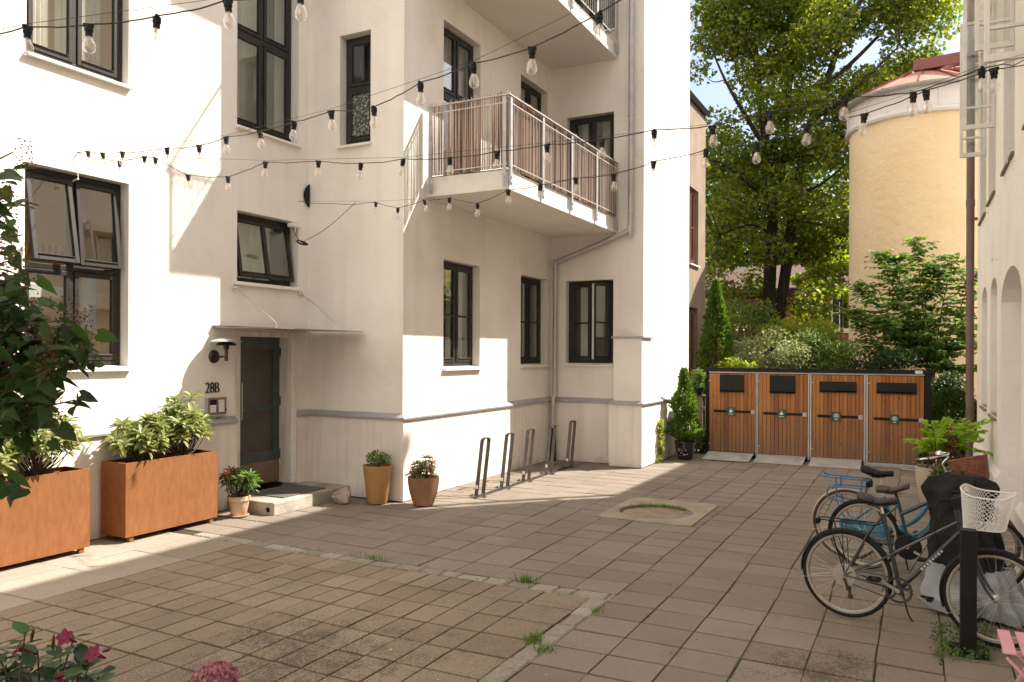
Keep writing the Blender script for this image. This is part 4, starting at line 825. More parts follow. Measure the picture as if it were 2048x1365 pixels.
# fence piece and the window box on it
fn = thing('wooden_fence', 'short grey board fence between the white wall and the bin shed', 'fence', (-4.15, 16.7, 0))
m = MB()
for x in (-4.42, -4.30, -4.13, -3.98): m.box((x, 16.7, .05), (x+.105, 16.722, 1.14))
m.build('boards', WOODG, fn, bevel=.003); MB().box((-4.45, 16.66, 1.14), (-3.85, 16.78, 1.175)).box((-4.43, 16.722, .3), (-3.86, 16.75, .38)).box((-4.43, 16.722, .85), (-3.86, 16.75, .93)).build('rails', WOODG, fn, bevel=.003)
wb = MB().lathe((-4.16, 16.7, 1.175), [(.12, 0), (.14, .02), (.17, .15), (.165, .15), (.13, .03), (0, .03)], 20); tag(wb.build('green_pot', M('dark_green_plastic', [(.01, .03, .024), (.015, .04, .03)], 5, .4), smooth=True), 'dark green plastic pot standing on the board fence', 'flower pot')
# ------------------------------------------------------------------ bicycles (x forward, y to the left, drive side at -y)
TYRE = M('tyre_rubber', [(.010, .009, .008), (.018, .016, .015)], 20, .8, spec=.25); TYREB = M('brown_tyre', [(.075, .03, .02), (.10, .045, .03)], 14, .7)
RIM = M('aluminium_rim', [(.42, .38, .33), (.52, .48, .42)], 9, .38, metal=.8); SPOKE = M('steel_spoke', (.55, .52, .48), rough=.35, metal=.9)
GREYP = M('grey_bike_paint', [(.035, .037, .04), (.05, .053, .057)], 5, .32, metal=.4, coat=.3); TURQ = M('turquoise_bike_paint', [(.03, .19, .27), (.045, .24, .33)], 3, .3, coat=.5); BLUEP = M('dark_blue_bike_paint', [(.02, .05, .085), (.03, .07, .115)], 3, .3, metal=.3, coat=.4)
SADDLE = M('black_saddle', [(.010, .010, .0105), (.018, .0175, .018)], 20, .55, bump=.1, bscale=80); SADC = M('brown_saddle_cover', [(.06, .045, .042), (.10, .08, .075)], 9, .85, bump=.5, bscale=12)
LEATH = M('brown_leather_grip', [(.10, .04, .025), (.15, .065, .04)], 9, .55); CHAIN = M('dark_chain_steel', [(.04, .034, .03), (.09, .08, .07)], 40, .5, metal=.6); FAB = M('black_fabric', [(.006, .006, .0065), (.011, .011, .0115)], 6, .8, bump=.5, bscale=9, bdist=.03, spec=.3)
def wheel(root, x, r, tyre, guard=None, gm=None, hubr=.02, disc=True):
    N = 56; w = MB(); tr = .0175
    w.tube([(x+(r-tr)*math.cos(2*PI*k/N), 0, r+(r-tr)*math.sin(2*PI*k/N)) for k in range(N)], tr, 10, closed=True)
    W = w.build('wheel', tyre, root, smooth=True)
    q = MB(); rr = r-2*tr; vs = []
    for k in range(N):
        a = 2*PI*k/N
        for d, y in ((rr+.004, -.011), (rr-.012, -.010), (rr-.02, 0), (rr-.012, .010), (rr+.004, .011)): vs.append((x+d*math.cos(a), y, r+d*math.sin(a)))
    q.add(vs, [(5*k+j, 5*k+j+1, 5*((k+1) % N)+j+1, 5*((k+1) % N)+j) for k in range(N) for j in range(4)]); q.build('rim', RIM, W, smooth=True)
    s = MB()
    for k in range(32):
        a = 2*PI*k/32; b = a+(1 if (k//2) % 2 else -1)*1.25; y = .028*(1 if k % 2 else -1)
        s.tube([(x+hubr*math.cos(b), y, r+hubr*math.sin(b)), (x+(rr-.018)*math.cos(a), y*.1, r+(rr-.018)*math.sin(a))], .0011, 4)
    s.build('spokes', SPOKE, W)
    MB().lathe((x, 0, r), [(.006, -.065), (.008, -.05), (.022, -.034), (.022, -.028), (.013, -.02), (.013, .02), (.022, .028), (.022, .034), (.008, .05), (.006, .065)], 14, 'y').build('hub', CHROME, W, smooth=True)
    return W
def guard(root, x, r, a0, a1, mat, w=.022, gap=.012):
    m = MB(); N = 26; R_ = r+gap; vs = []
    for k in range(N+1):
        a = R(a0+(a1-a0)*k/N)
        for y, d in ((-w, -.014), (-w*.7, -.002), (0, .004), (w*.7, -.002), (w, -.014)): vs.append((x+(R_+d)*math.cos(a), y, r+(R_+d)*math.sin(a)))
    m.add(vs, [(5*k+j, 5*k+5+j, 5*k+6+j, 5*k+1+j) for k in range(N) for j in range(4)]); g = m.build('mudguard', mat, root, smooth=True)
    st = MB()
    for y in (-.05, .05):
        a = R(a0+8 if a0 > 90 else a1-8); st.tube([(x, y, r), (x+(R_)*math.cos(a), y*.45, r+(R_)*math.sin(a))], .0022, 5)
    st.build('guard_stay', SPOKE, g); return g
def saddle(root, c, L_, w, mat, tilt=0.):
    m = MB(); n = 14; secs = 12; vs = []
    for i in range(n+1):
        t = i/n; x = c[0]-L_*.5+L_*t; hw = w*.5*(math.sin(PI*min(1, (t*.55+.06)/.36))**.8 if t < .5 else 1)*((1-((t-.3)/.72)**1.3*.76) if t > .3 else 1); hw = max(hw, .014)
        if t < .04: hw *= .75
        if t > .96: hw *= .75
        zt = c[2]+.012*math.cos(t*6)-.01*t+tilt*(t-.5)
        for k in range(secs):
            a = 2*PI*k/secs; vs.append((x, c[1]+hw*math.cos(a), zt+(.028 if math.sin(a) > 0 else .045*(1-.4*t))*math.sin(a)))
    m.add(vs, [(i*secs+k, i*secs+(k+1) % secs, (i+1)*secs+(k+1) % secs, (i+1)*secs+k) for i in range(n) for k in range(secs)]+[tuple(range(secs-1, -1, -1)), tuple(n*secs+k for k in range(secs))])
    s = m.build('saddle', mat, root, smooth=True)
    rl = MB()
    for y in (-.02, .02): rl.tube(sm([(c[0]-.09, y, c[2]-.03), (c[0]-.05, y, c[2]-.055), (c[0]+.04, y, c[2]-.055), (c[0]+.12, y, c[2]-.025)], 3), .0035, 6)
    rl.build('saddle_rails', CHROME, s); return s
def crank(root, bb, r, ang, ring=.095, mat=CHAIN):
    m = MB(); N = 40
    for (r0, r1) in ((ring, ring-.016), (.034, .012)):
        vs = [(bb[0]+rr*math.cos(2*PI*k/N), -.045+dy, bb[1]+rr*math.sin(2*PI*k/N)) for k in range(N) for rr, dy in ((r0+(.004 if k % 2 else 0), -.0015), (r1, -.0015), (r1, .0015), (r0+(.004 if k % 2 else 0), .0015))]
        m.add(vs, [(4*k+j, 4*((k+1) % N)+j, 4*((k+1) % N)+(j+1) % 4, 4*k+(j+1) % 4) for k in range(N) for j in range(4)])
    for k in range(5): a = 2*PI*k/5+.3; m.beam((bb[0]+.02*math.cos(a), -.045, bb[1]+.02*math.sin(a)), (bb[0]+(ring-.012)*math.cos(a), -.045, bb[1]+(ring-.012)*math.sin(a)), .016, .004, (0, 1, 0))
    c = m.build('crankset', mat, root)
    for s_, y in ((1, -.062), (-1, .062)):
        e = (bb[0]+s_*r*math.cos(ang), y, bb[1]+s_*r*math.sin(ang)); a = MB().beam((bb[0], y, bb[1]), e, .012, .022, (0, 0, 1)).lathe((bb[0], y, bb[1]), [(.016, -.012), (.016, .012)], 12, 'y').lathe((e[0], y, e[2]), [(.013, -.009), (.013, .009)], 12, 'y')
        a.build('crank_arm', RIM, c, smooth=False)
        yy = y+(-.06 if y < 0 else .06); MB().box((e[0]-.045, yy-.038, e[2]-.011), (e[0]+.045, yy-.03, e[2]+.011)).box((e[0]-.045, yy+.03, e[2]-.011), (e[0]+.045, yy+.038, e[2]+.011)).box((e[0]-.012, yy-.03, e[2]-.009), (e[0]+.012, yy+.03, e[2]+.009)).box((e[0]-.047, yy-.03, e[2]-.006), (e[0]-.04, yy+.03, e[2]+.006)).box((e[0]+.04, yy-.03, e[2]-.006), (e[0]+.047, yy+.03, e[2]+.006)).build('pedal', BLACKM, c)
    return c
def chain(root, bb, hub, r1, r2):
    m = MB()
    for s_ in (1, -1): m.beam((hub[0], -.045, hub[1]+s_*r2), (bb[0], -.045, bb[1]+s_*r1*.96), .006, .009, (0, 1, 0))
    m.build('chain', CHAIN, root); MB().lathe((hub[0], -.045, hub[1]), [(.012, -.004), (r2+.002, -.003), (r2+.002, .003), (.045, .006), (.04, .016), (.012, .017)], 24, 'y').build('sprocket', CHAIN, root)
def place(root, p, a): root.location = (p[0], p[1], 0); root.rotation_euler = (0, 0, R(a))

# grey mixte bicycle with the white wire basket
B1 = local('bicycle', 'grey mixte bicycle with white wire basket chained to the black post', 'bicycle', 'bicycles parked by the cream building')
r = .338; bb = (.385, .29); sc = (.262, .84); ht, hb = (.757, .93), (.787, .765)
f = MB(); f.tube([(bb[0], 0, bb[1]), (sc[0], 0, sc[1])], .0155, 12).tube([(bb[0], 0, bb[1]), (hb[0]-.006, 0, hb[1]+.01)], .0165, 12).tube([(hb[0]+.006, 0, hb[1]-.03), (ht[0], 0, ht[1])], .018, 12).lathe((bb[0], 0, bb[1]), [(.021, -.036), (.021, .036)], 14, 'y')
for y in (-1, 1):
    f.tube([(0, y*.06, r), (.24, y*.034, r+(.84-r)*.29), (.765, y*.012, .845)], .0075, 8).tube([(0, y*.06, r), (.08, y*.055, r-.008), (bb[0]-.03, y*.03, bb[1])], .009, 8).tube([(0, y*.06, r), (.17, y*.035, .69), (sc[0], y*.012, sc[1]-.02)], .007, 8)
f.build('frame', GREYP, B1, smooth=True)
dc = MB()
for k in range(8):
    t = .38+.045*k; x = bb[0]+(hb[0]-bb[0])*t; z = bb[1]+(hb[1]-bb[1])*t; dc.beam((x-.006, -.0172, z-.006), (x+.006, -.0172, z+.006), .014 if k % 3 else .02, .001, (0, 1, 0))
dc.build('decal', M('pale_decal', (.45, .45, .42), rough=.5), B1)
wheel(B1, 0, r, TYRE); wheel(B1, 1.0, r, TYRE); guard(B1, 0, r, 185, 30, BLACKM); guard(B1, 1.0, r, 200, 68, BLACKM)
f = MB()
for y in (-1, 1): f.tube(sm([(hb[0]+.008, y*.032, hb[1]-.05), (.86, y*.042, .60), (.94, y*.05, .42), (1.0, y*.055, r)], 4), [.011]*9+[.009]*3+[.0075], 8)
f.tube([(hb[0]+.008, -.04, hb[1]-.04), (hb[0]+.008, .04, hb[1]-.04)], .014, 8); f.build('fork', GREYP, B1, smooth=True)
MB().tube([(sc[0], 0, sc[1]), (.245, 0, .91)], .0125, 10).build('seat_post', CHROME, B1, smooth=True)
saddle(B1, (.225, 0, .945), .28, .21, SADDLE)
crank(B1, bb, .17, R(155)); chain(B1, bb, (0, r), .09, .05)
MB().lathe((0, -.06, r), [(.085, 0), (.088, .004), (.086, .006)], 24, 'y').build('spoke_disc', RIM, B1)
MB().beam((.0, -.058, r-.02), (.03, -.055, r-.10), .02, .02, (0, 1, 0)).lathe((.03, -.05, r-.10), [(.02, -.006), (.02, .006)], 10, 'y').lathe((.045, -.05, r-.16), [(.02, -.006), (.02, .006)], 10, 'y').beam((.03, -.05, r-.09), (.047, -.05, r-.17), .015, .03, (0, 1, 0)).build('derailleur', CHAIN, B1)
rk = MB()
for y in (-.055, .055): rk.tube(sm([(-.21, y, .745), (.0, y, .748), (.2, y, .752), (.25, y*.4, .76)], 3), .005, 6).tube([(-.02, y, .748), (0, y*1.1, r+.02)], .004, 6).tube([(-.12, y, .746), (0, y*1.1, r+.02)], .004, 6)
for x in (-.21, -.1, 0., .1, .2): rk.tube([(x, -.055, .747), (x, .055, .747)], .0035, 5)
rk.tube([(-.05, 0, .748), (.15, 0, .752)], .004, 5); RK = rk.build('rear_rack', BLACKM, B1)
MB().box((-.235, -.045, .70), (-.21, .045, .745)).build('rear_reflector', BLACKM, RK, bevel=.006)
hbz = 1.02; h = MB().tube([(ht[0], 0, ht[1]), (ht[0]-.02, 0, hbz)], .0115, 10).tube([(ht[0]-.02, 0, hbz), (ht[0]+.05, 0, hbz+.02)], .013, 10).tube(sm([(.70, -.24, hbz), (.755, -.21, hbz+.01), (.80, -.10, hbz+.02), (.805, 0, hbz+.02), (.80, .10, hbz+.02), (.755, .21, hbz+.01), (.70, .24, hbz)], 5), .011, 10)
H_ = h.build('handlebar', BLACKM, B1, smooth=True)
for y in (-1, 1): MB().tube([(.69, y*.244, hbz), (.75, y*.213, hbz+.01)], .016, 10).build('grip', BLACK, H_)
MB().tube(sm([(.78, -.05, hbz), (.70, -.06, .93), (.62, -.03, .75), (.45, -.02, .42)], 6), .0028, 5).tube(sm([(.80, .05, hbz), (.93, .02, 1.0), (.92, 0, .82), (.86, 0, .70)], 6), .0028, 5).build('brake_cable', BLACK, B1)
MB().tube(sm([(bb[0]+.01, .03, bb[1]-.01), (bb[0]+.03, .10, .10), (bb[0]+.05, .17, .012)], 3), .006, 8).build('kickstand', BLACKM, B1)
MB().box((.78, -.03, .685), (.84, .03, .72)).box((.835, -.014, .655), (.85, -.004, .69)).build('front_brake', BLACKM, B1)
WIRE = M('white_coated_wire', [(.70, .68, .66), (.78, .76, .74)], 9, .45)
k_ = MB(); NB_ = 78; lv = 12
def bk(t, v):      # rounded D shaped basket, wider at the top
    a = 2*PI*t; hx, hy = .125+.035*v, .155+.035*v; c, s_ = math.cos(a), math.sin(a); e = .55
    return Vector((.935+hx*math.copysign(abs(c)**e, c)+.02*v, hy*math.copysign(abs(s_)**e, s_), .835+.245*v+.018*math.cos(a*2)*v-.014*v*c))
for k in range(NB_):
    for sgn in (1, -1): k_.tube([bk((k+sgn*j*.62)/NB_, j/lv) for j in range(lv+1)], .0017, 4)
k_.build('wire_basket', WIRE, B1)
bm = MB(); bm.tube([bk(k/48, 1.) for k in range(48)], .0055, 8, closed=True); bf = MB(); bf.tube([bk(k/48, 0.) for k in range(48)], .004, 6, closed=True)
for j in range(9): y = -.14+.035*j; bf.tube([(.82, y, .835), (1.05, y, .835)], .002, 4)
for j in range(7): x = .83+.035*j; bf.tube([(x, -.15, .836), (x, .15, .836)], .002, 4)
bf.build('basket_floor', WIRE, B1); bm.build('basket_rim', WIRE, B1, smooth=True)
place(B1, (-.48, 6.67), -11.8)

# dark blue bicycle in the middle
B2 = local('bicycle', 'dark blue bicycle with brown saddle cover, in the middle of the three', 'bicycle', 'bicycles parked by the cream building')
r = .325; bb = (.40, .28); sc = (.30, .69); ht, hb = (.80, .90), (.84, .74); L2 = 1.02
f = MB(); f.tube([(bb[0], 0, bb[1]), (sc[0], 0, sc[1])], .016, 12).tube([(bb[0], 0, bb[1]), (hb[0], 0, hb[1])], .021, 12).tube([(sc[0]+.02, 0, .56), (ht[0]+.01, 0, .86)], .018, 12).tube([hb and (hb[0]+.006, 0, hb[1]-.04), (ht[0], 0, ht[1])], .02, 12)
for y in (-1, 1): f.tube([(0, y*.06, r), (bb[0]-.03, y*.03, bb[1])], .0095, 8).tube([(0, y*.06, r), (sc[0], y*.012, sc[1]-.05)], .008, 8)
f.build('frame', BLUEP, B2, smooth=True)
wheel(B2, 0, r, TYRE); wheel(B2, L2, r, TYRE); guard(B2, 0, r, 195, 30, BLACKM); guard(B2, L2, r, 200, 60, BLACKM)
f = MB()
for y in (-1, 1): f.tube([(hb[0]+.01, y*.035, hb[1]-.05), (.93, y*.045, .55), (L2, y*.055, r)], .011, 8)
f.build('fork', BLUEP, B2, smooth=True)
MB().tube([(sc[0], 0, sc[1]), (.275, 0, .77)], .013, 10).build('seat_post', BLACKM, B2); saddle(B2, (.255, 0, .80), .28, .20, SADC, .06)
crank(B2, bb, .17, R(-28), .09); chain(B2, bb, (0, r), .085, .045)
MB().lathe((bb[0], -.036, bb[1]), [(0, -.035), (.105, -.03), (.115, -.02), (.115, .01), (0, .012)], 28, 'y').build('chain_guard', BLACKM, B2, smooth=True)
h = MB().tube([(ht[0], 0, ht[1]), (ht[0]-.03, 0, .99)], .013, 10).tube(sm([(.70, -.31, .985), (.78, -.2, .99), (.80, 0, .985), (.78, .2, .99), (.70, .31, .985)], 5), .011, 10); H_ = h.build('handlebar', BLACKM, B2, smooth=True)
for y in (-1, 1): MB().tube([(.695, y*.315, .985), (.765, y*.225, .989)], .017, 10).build('grip', BLACK, H_)
MB().tube(sm([(bb[0]-.08, .04, bb[1]), (bb[0]-.06, .10, .14), (bb[0]-.05, .16, .012)], 3), .007, 8).build('kickstand', BLACKM, B2)
place(B2, (-.44, 8.25), -14)

# turquoise step-through with the front carrier
B3 = local('bicycle', 'turquoise step-through bicycle with blue rear rack and wicker front basket', 'bicycle', 'bicycles parked by the cream building')
r = .348; bb = (.46, .27); sc = (.33, .66); ht, hb = (.875, .96), (.905, .74); L3 = 1.12
f = MB(); f.tube([(bb[0], 0, bb[1]), (sc[0], 0, sc[1])], .019, 12).tube(sm([(bb[0]-.02, 0, bb[1]+.11), (.56, 0, .43), (.66, 0, .53), (.78, 0, .73), (hb[0]-.01, 0, hb[1]+.12)], 5), .022, 12).tube(sm([(bb[0]+.04, 0, bb[1]+.02), (.66, 0, .36), (.80, 0, .55), (hb[0]-.005, 0, hb[1]+.03)], 5), .018, 12).tube([(hb[0]+.008, 0, hb[1]-.04), (ht[0], 0, ht[1])], .022, 12)
for y in (-1, 1): f.tube([(0, y*.065, r), (bb[0]-.03, y*.03, bb[1])], .011, 8).tube([(0, y*.065, r), (sc[0], y*.014, sc[1]-.03)], .009, 8)
f.build('frame', TURQ, B3, smooth=True)
wheel(B3, 0, r, TYREB); wheel(B3, L3, r, TYREB); guard(B3, 0, r, 188, 40, M('cream_mudguard', [(.34, .29, .25), (.42, .37, .33)], 7, .4)); guard(B3, L3, r, 200, 55, M('blue_mudguard', [(.12, .2, .25), (.16, .25, .3)], 7, .4))
f = MB()
for y in (-1, 1): f.tube([(hb[0]+.01, y*.04, hb[1]-.05), (1.01, y*.05, .55), (L3, y*.06, r)], .012, 8)
f.build('fork', TURQ, B3, smooth=True)
MB().tube([(sc[0], 0, sc[1]), (.30, 0, .86)], .0135, 10).build('seat_post', M('cream_alloy', [(.5, .46, .38), (.58, .54, .46)], 9, .4, metal=.4), B3); saddle(B3, (.27, 0, .90), .29, .24, FAB, -.02)
crank(B3, bb, .165, R(200), .085)
MB().prism([(-.07, -.055, r-.075), (-.08, -.055, r+.05), (.0, -.055, r+.08), (bb[0]+.08, -.055, bb[1]+.115), (bb[0]+.12, -.055, bb[1]+.03), (bb[0]+.05, -.055, bb[1]-.10)], (0, .03, 0)).build('chain_case', TURQ, B3, bevel=.01)
MB().lathe((bb[0]+.01, -.0, bb[1]+.0), [(0, -.075), (.08, -.07), (.10, -.05), (.10, .05), (.08, .07), (0, .075)], 24, 'y').build('drive_unit', BLACKM, B3, smooth=True)
BLUER = M('blue_rack_paint', [(.02, .12, .25), (.03, .16, .31)], 4, .35)
rk = MB()
for y in (-.075, .075): rk.tube(sm([(-.26, y*.7, .835), (-.22, y, .815), (0, y, .812), (.16, y, .812), (.2, y, .80)], 3), .008, 8).tube(sm([(.15, y*1.1, .81), (.13, y*1.15, .60), (.1, y*1.15, .57), (-.14, y*1.15, .60), (-.18, y*1.15, .64), (-.17, y*1.15, .70), (-.12, y*1.1, .72), (.14, y*1.1, .725)], 4), .007, 8).tube([(-.10, y, .81), (-.09, y*1.15, .60), (0, y, r+.02)], .007, 8)
for x in (-.22, -.05, .15): rk.tube([(x, -.075, .813), (x, .075, .813)], .006, 6)
rk.build('rear_rack', BLUER, B3, smooth=True)
MB().box((.18, -.06, .74), (.215, .06, .80)).build('strap_block', BLACK, B3, bevel=.006)
h = MB().tube(sm([(ht[0], 0, ht[1]), (.845, 0, 1.03), (.885, 0, 1.085), (.87, 0, 1.11)], 5), .013, 12).tube(sm([(.70, -.30, 1.085), (.78, -.27, 1.10), (.86, -.14, 1.115), (.872, 0, 1.112), (.86, .14, 1.115), (.78, .27, 1.10), (.70, .30, 1.085)], 5), .0115, 10); H_ = h.build('handlebar', CHROME, B3, smooth=True)
for y in (-1, 1): MB().tube([(.675, y*.303, 1.078), (.785, y*.266, 1.10)], .018, 12).build('grip', LEATH, H_, smooth=True)
MB().lathe((.845, -.15, 1.13), [(.034, 0), (.034, .015), (.026, .03), (.01, .038), (0, .038)], 18).build('bell', CHROME, H_, smooth=True)
MB().tube(sm([(.84, -.2, 1.1), (.95, -.1, 1.12), (.96, 0, 1.0), (.93, 0, .85)], 6), .003, 5).tube(sm([(.84, .2, 1.1), (.96, .1, 1.10), (.95, 0, .95), (.9, 0, .78)], 6), .003, 5).build('brake_cable', BLACK, B3)
fc = MB()
for y in (-.15, 0, .15): fc.tube([(.96, y, .86), (1.25, y, .88)], .006, 6)
for x in (.97, 1.1, 1.24): fc.tube([(x, -.15, .87), (x, .15, .87)], .006, 6)
fc.tube([(1.2, -.08, .87), (L3, -.06, r)], .006, 6).tube([(1.2, .08, .87), (L3, .06, r)], .006, 6).build('front_carrier', BLACKM, B3)
place(B3, (-.60, 8.57), -12.5)
WICK = M('brown_wicker', [(.13, .045, .02), (.22, .085, .04), (.28, .12, .06)], 30, .7, bump=.6, bscale=60)
wk = MB(); lv = 15; n = 36
def wbp(t, v): 
    a = 2*PI*t; c, s_ = math.cos(a), math.sin(a); hx, hy = .13+.04*v, .17+.05*v
    return Vector((hx*math.copysign(abs(c)**.45, c), hy*math.copysign(abs(s_)**.45, s_), .21*v))
for j in range(lv+1): wk.tube([wbp(k/n, j/lv)*1.0+Vector(((.005 if (k+j) % 2 else -.005)*math.cos(2*PI*k/n), (.005 if (k+j) % 2 else -.005)*math.sin(2*PI*k/n), 0)) for k in range(n)], .0068, 5, closed=True)
for k in range(n): wk.tube([wbp(k/n, 0), wbp(k/n, 1)], .004, 4)
wk.add([tuple(wbp(k/n, .03)) for k in range(n)], [tuple(range(n))]); wk.tube([wbp(k/n, 1.02) for k in range(n)], .011, 6, closed=True)
wkt = wk.build('wicker_basket', WICK, org=(0, 0, 0)); wkt.location = (.47, 8.34, .90); wkt.rotation_euler = (R(-4), R(-16), R(-12.5)); wkt.scale = (.86, .8, .95); tag(wkt, 'brown wicker basket riding on the front carrier of the turquoise bicycle', 'basket')

# black bollard the grey bicycle leans on
pg = thing('bollard', 'black square steel post standing beside the grey bicycle front wheel', 'post', (.33, 6.30, 0))
MB().box((.275, 6.25, 0), (.375, 6.35, .84)).build('post', BLACKM, pg, bevel=.004); MB().box((.2, 6.19, .0), (.45, 6.41, .012)).build('base_plate', BLACKM, pg)
# bicycle cover thrown over the dark blue bars
from mathutils import noise as mn
def loft(rings, n=84, sub=5, seed=1, amp=1., nf=8):
    rr = random.Random(seed); ph = [rr.uniform(0, 6.28) for _ in range(6)]; vs = []; RS = []
    for i in range(len(rings)-1):
        for k in range(sub): t = k/sub; RS.append([x+(y-x)*t for x, y in zip((*rings[i][0], *rings[i][1:]), (*rings[i+1][0], *rings[i+1][1:]))])
    RS.append([*rings[-1][0], *rings[-1][1:]]); m = len(RS)
    for i, (cx_, cy2, cz, hx, hy, rot, f) in enumerate(RS):
        for k in range(n):
            a = 2*PI*k/n; w = 1+f*(math.sin(nf*a+ph[0]+cz*3)*.45+math.sin((nf*2-3)*a+ph[1]-cz*5)*.35+.4*math.sin(3*a+ph[2]+cz*6))
            x, y = hx*math.copysign(abs(math.cos(a))**.8, math.cos(a))*w, hy*math.copysign(abs(math.sin(a))**.8, math.sin(a))*w
            p = Vector((cx_+x*math.cos(rot)-y*math.sin(rot), cy2+x*math.sin(rot)+y*math.cos(rot), cz)); g = min(1., hx/.15)*amp
            q = mn.noise_vector(p*5.+Vector((seed, 0, 0)))*.035*g+mn.noise_vector(p*13.)*.016*g+mn.noise_vector(Vector((p.x*26, p.y*26, p.z*9)))*.006*g; vs.append(tuple(p+Vector((q.x, q.y, q.z*.5))))
    return vs, [(i*n+k, i*n+(k+1) % n, (i+1)*n+(k+1) % n, (i+1)*n+k) for i in range(m-1) for k in range(n)]
cv = thing('bicycle_cover', 'black and silver rain cover draped over handlebars between the bicycles', 'cover', (.46, 7.35, 0)); aa = R(-20)
TOPS = [((.46, 7.42, 1.075), .02, .02, aa, 0), ((.47, 7.42, 1.07), .15, .07, aa, .2), ((.45, 7.42, 1.03), .27, .11, aa, .22), ((.43, 7.40, .94), .31, .14, aa, .22), ((.43, 7.38, .84), .27, .16, aa, .2), ((.44, 7.35, .68), .26, .18, aa, .2), ((.46, 7.32, .52), .29, .19, aa, .2), ((.48, 7.30, .36), .32, .20, aa, .18)]
TOPS = [((c[0]-.12, c[1]-.0, c[2]), hx*.80, hy*.9, r_, f*1.2) for c, hx, hy, r_, f in TOPS]
v, f_ = loft(TOPS, seed=3); m = MB(); m.add(v, f_); m.build('black_upper', FAB, cv, smooth=True, soft=1)
v, f_ = loft([((.385, 7.30, .375), .272, .184, aa, .27), ((.41, 7.28, .22), .30, .20, aa, .3), ((.43, 7.26, .10), .32, .23, aa, .34), ((.45, 7.24, .012), .30, .21, aa, .36)], seed=3); m = MB(); m.add(v, f_); m.build('silver_hem', M('silver_fabric', [(.27, .27, .28), (.36, .36, .375)], 5, .6, bump=.4, bscale=12), cv, smooth=True, soft=1)
# pink folding chair cut by the frame edge
ch = thing('folding_chair', 'pink slatted folding chair cut by the right edge of the picture', 'chair', (.72, 5.1, 0))
PNK = M('pink_paint', [(.60, .27, .34), (.66, .33, .40)], 6, .4)
ax = Vector((1, 0, 0)); ay = Vector((.0, 1, 0)); o_ = Vector((.42, 4.99, .45))
for k in range(6):
    a = o_+ax*(.033+k*.088); MB().beam(a+ay*-.02+Vector((0, 0, 0)), a+ay*.38, .062, .012).build('slat', PNK, ch, bevel=.003)
m = MB()
for s_ in (.06, .30): m.beam(o_+ay*s_+Vector((0, 0, -.016)), o_+ay*s_+ax*.5+Vector((0, 0, -.016)), .02, .018)
m.build('seat_rail', PNK, ch)
for s_ in (.0, .34):
    MB().beam(o_+ay*s_+ax*.02+Vector((0, 0, -.03)), Vector((o_.x, o_.y, 0))+ay*s_+ax*.42, .028, .014).build('leg', PNK, ch); MB().beam(o_+ay*s_+ax*.40+Vector((0, 0, .38)), Vector((o_.x, o_.y, 0))+ay*(s_+.02)+ax*.02, .028, .014).build('leg', PNK, ch)
for z in (.62, .72, .82): MB().beam(o_+ax*.405+ay*-.01+Vector((0, 0, z-.47)), o_+ax*.405+ay*.36+Vector((0, 0, z-.47)), .014, .05).build('back_slat', PNK, ch, bevel=.003)

# ------------------------------------------------------------------ festoon lights
BULB = glassmat('bulb_glass', (.93, .93, .93), 2.3, 1.); FIL = bpy.data.materials.new('filament'); FIL.use_nodes = True; FIL.node_tree.nodes['Principled BSDF'].inputs['Base Color'].default_value = (.75, .42, .16, 1)
SOCK = M('black_lamp_socket', [(.006, .0055, .005), (.010, .009, .0085)], 9, .6, spec=.25); CABLE = M('black_cable', (.015, .014, .014), rough=.6)
s = MB().lathe((0, 0, 0), [(.0, .0), (.016, 0), (.02, -.006), (.02, -.03), (.0165, -.034), (.0165, -.055), (0, -.055)], 14).box((-.024, -.007, -.010), (.024, .007, .006)); SOCK0 = s
prof = [(.0135, -.05), (.0145, -.062), (.021, -.075), (.0275, -.09), (.030, -.104), (.0285, -.117), (.0225, -.128), (.012, -.1345), (0, -.136)]
def bulbs(root, pts):
    for i, p in enumerate(pts):
        t = MB(); o = SOCK0; rx, ry = random.gauss(0, .06), random.gauss(0, .06); X = Matrix.Translation(p) @ Matrix.Rotation(rx, 4, 'X') @ Matrix.Rotation(ry, 4, 'Y') @ Matrix.Rotation(random.uniform(0, 3), 4, 'Z')
        t.T = X; t.add(o.v, o.f); S_ = t.build('socket', SOCK, root, smooth=True)
        g = MB(X); g.lathe((0, 0, 0), prof, 18); G_ = g.build('bulb', BULB, S_, smooth=True)
        w = MB(X); w.tube([(-.004, 0, -.058), (-.005, 0, -.085), (-.005, 0, -.115)], .0016, 4).tube([(.004, 0, -.058), (.005, 0, -.085), (.005, 0, -.112)], .0016, 4).tube([(0, .003, -.05), (0, .003, -.075)], .006, 6); w.build('filament', FIL, S_)
def string(name, lab, px, inv, ends, wire_every=3, sag=.018):
    d = lambda x: 1/inv(x)
    P = [at(x, y, d(x)) for x, y in px]
    t = thing(name, lab, 'string lights', ends[0], 'festoon lights across the courtyard')
    full = [ends[0]]+P+[ends[1]]; cab = []
    for i in range(len(full)-1):
        a, b = full[i], full[i+1]; L_ = (b-a).length; n = 8
        for k in range(n):
            q = a.lerp(b, k/n); s_ = (sag*.6+random.uniform(-.004, .006))*L_/.6*4*(k/n)*(1-k/n); cab.append(q-Vector((0, 0, s_)))
    cab.append(full[-1]); MB().tube(cab, .0035, 6).build('cable', CABLE, t, smooth=True)
    wp = [full[0]]+[full[i]+Vector((0, 0, .012)) for i in range(1, len(full)-1) if i % wire_every == 0 or i in (1, len(full)-2)]+[full[-1]]
    MB().tube(wp, .0014, 5).build('support_wire', CABLE, t)
    bulbs(t, [p-Vector((0, 0, .004)) for p in P]); return t
EB = at(2560, -850, 2.2); AN = at(152, 305, 8.45)
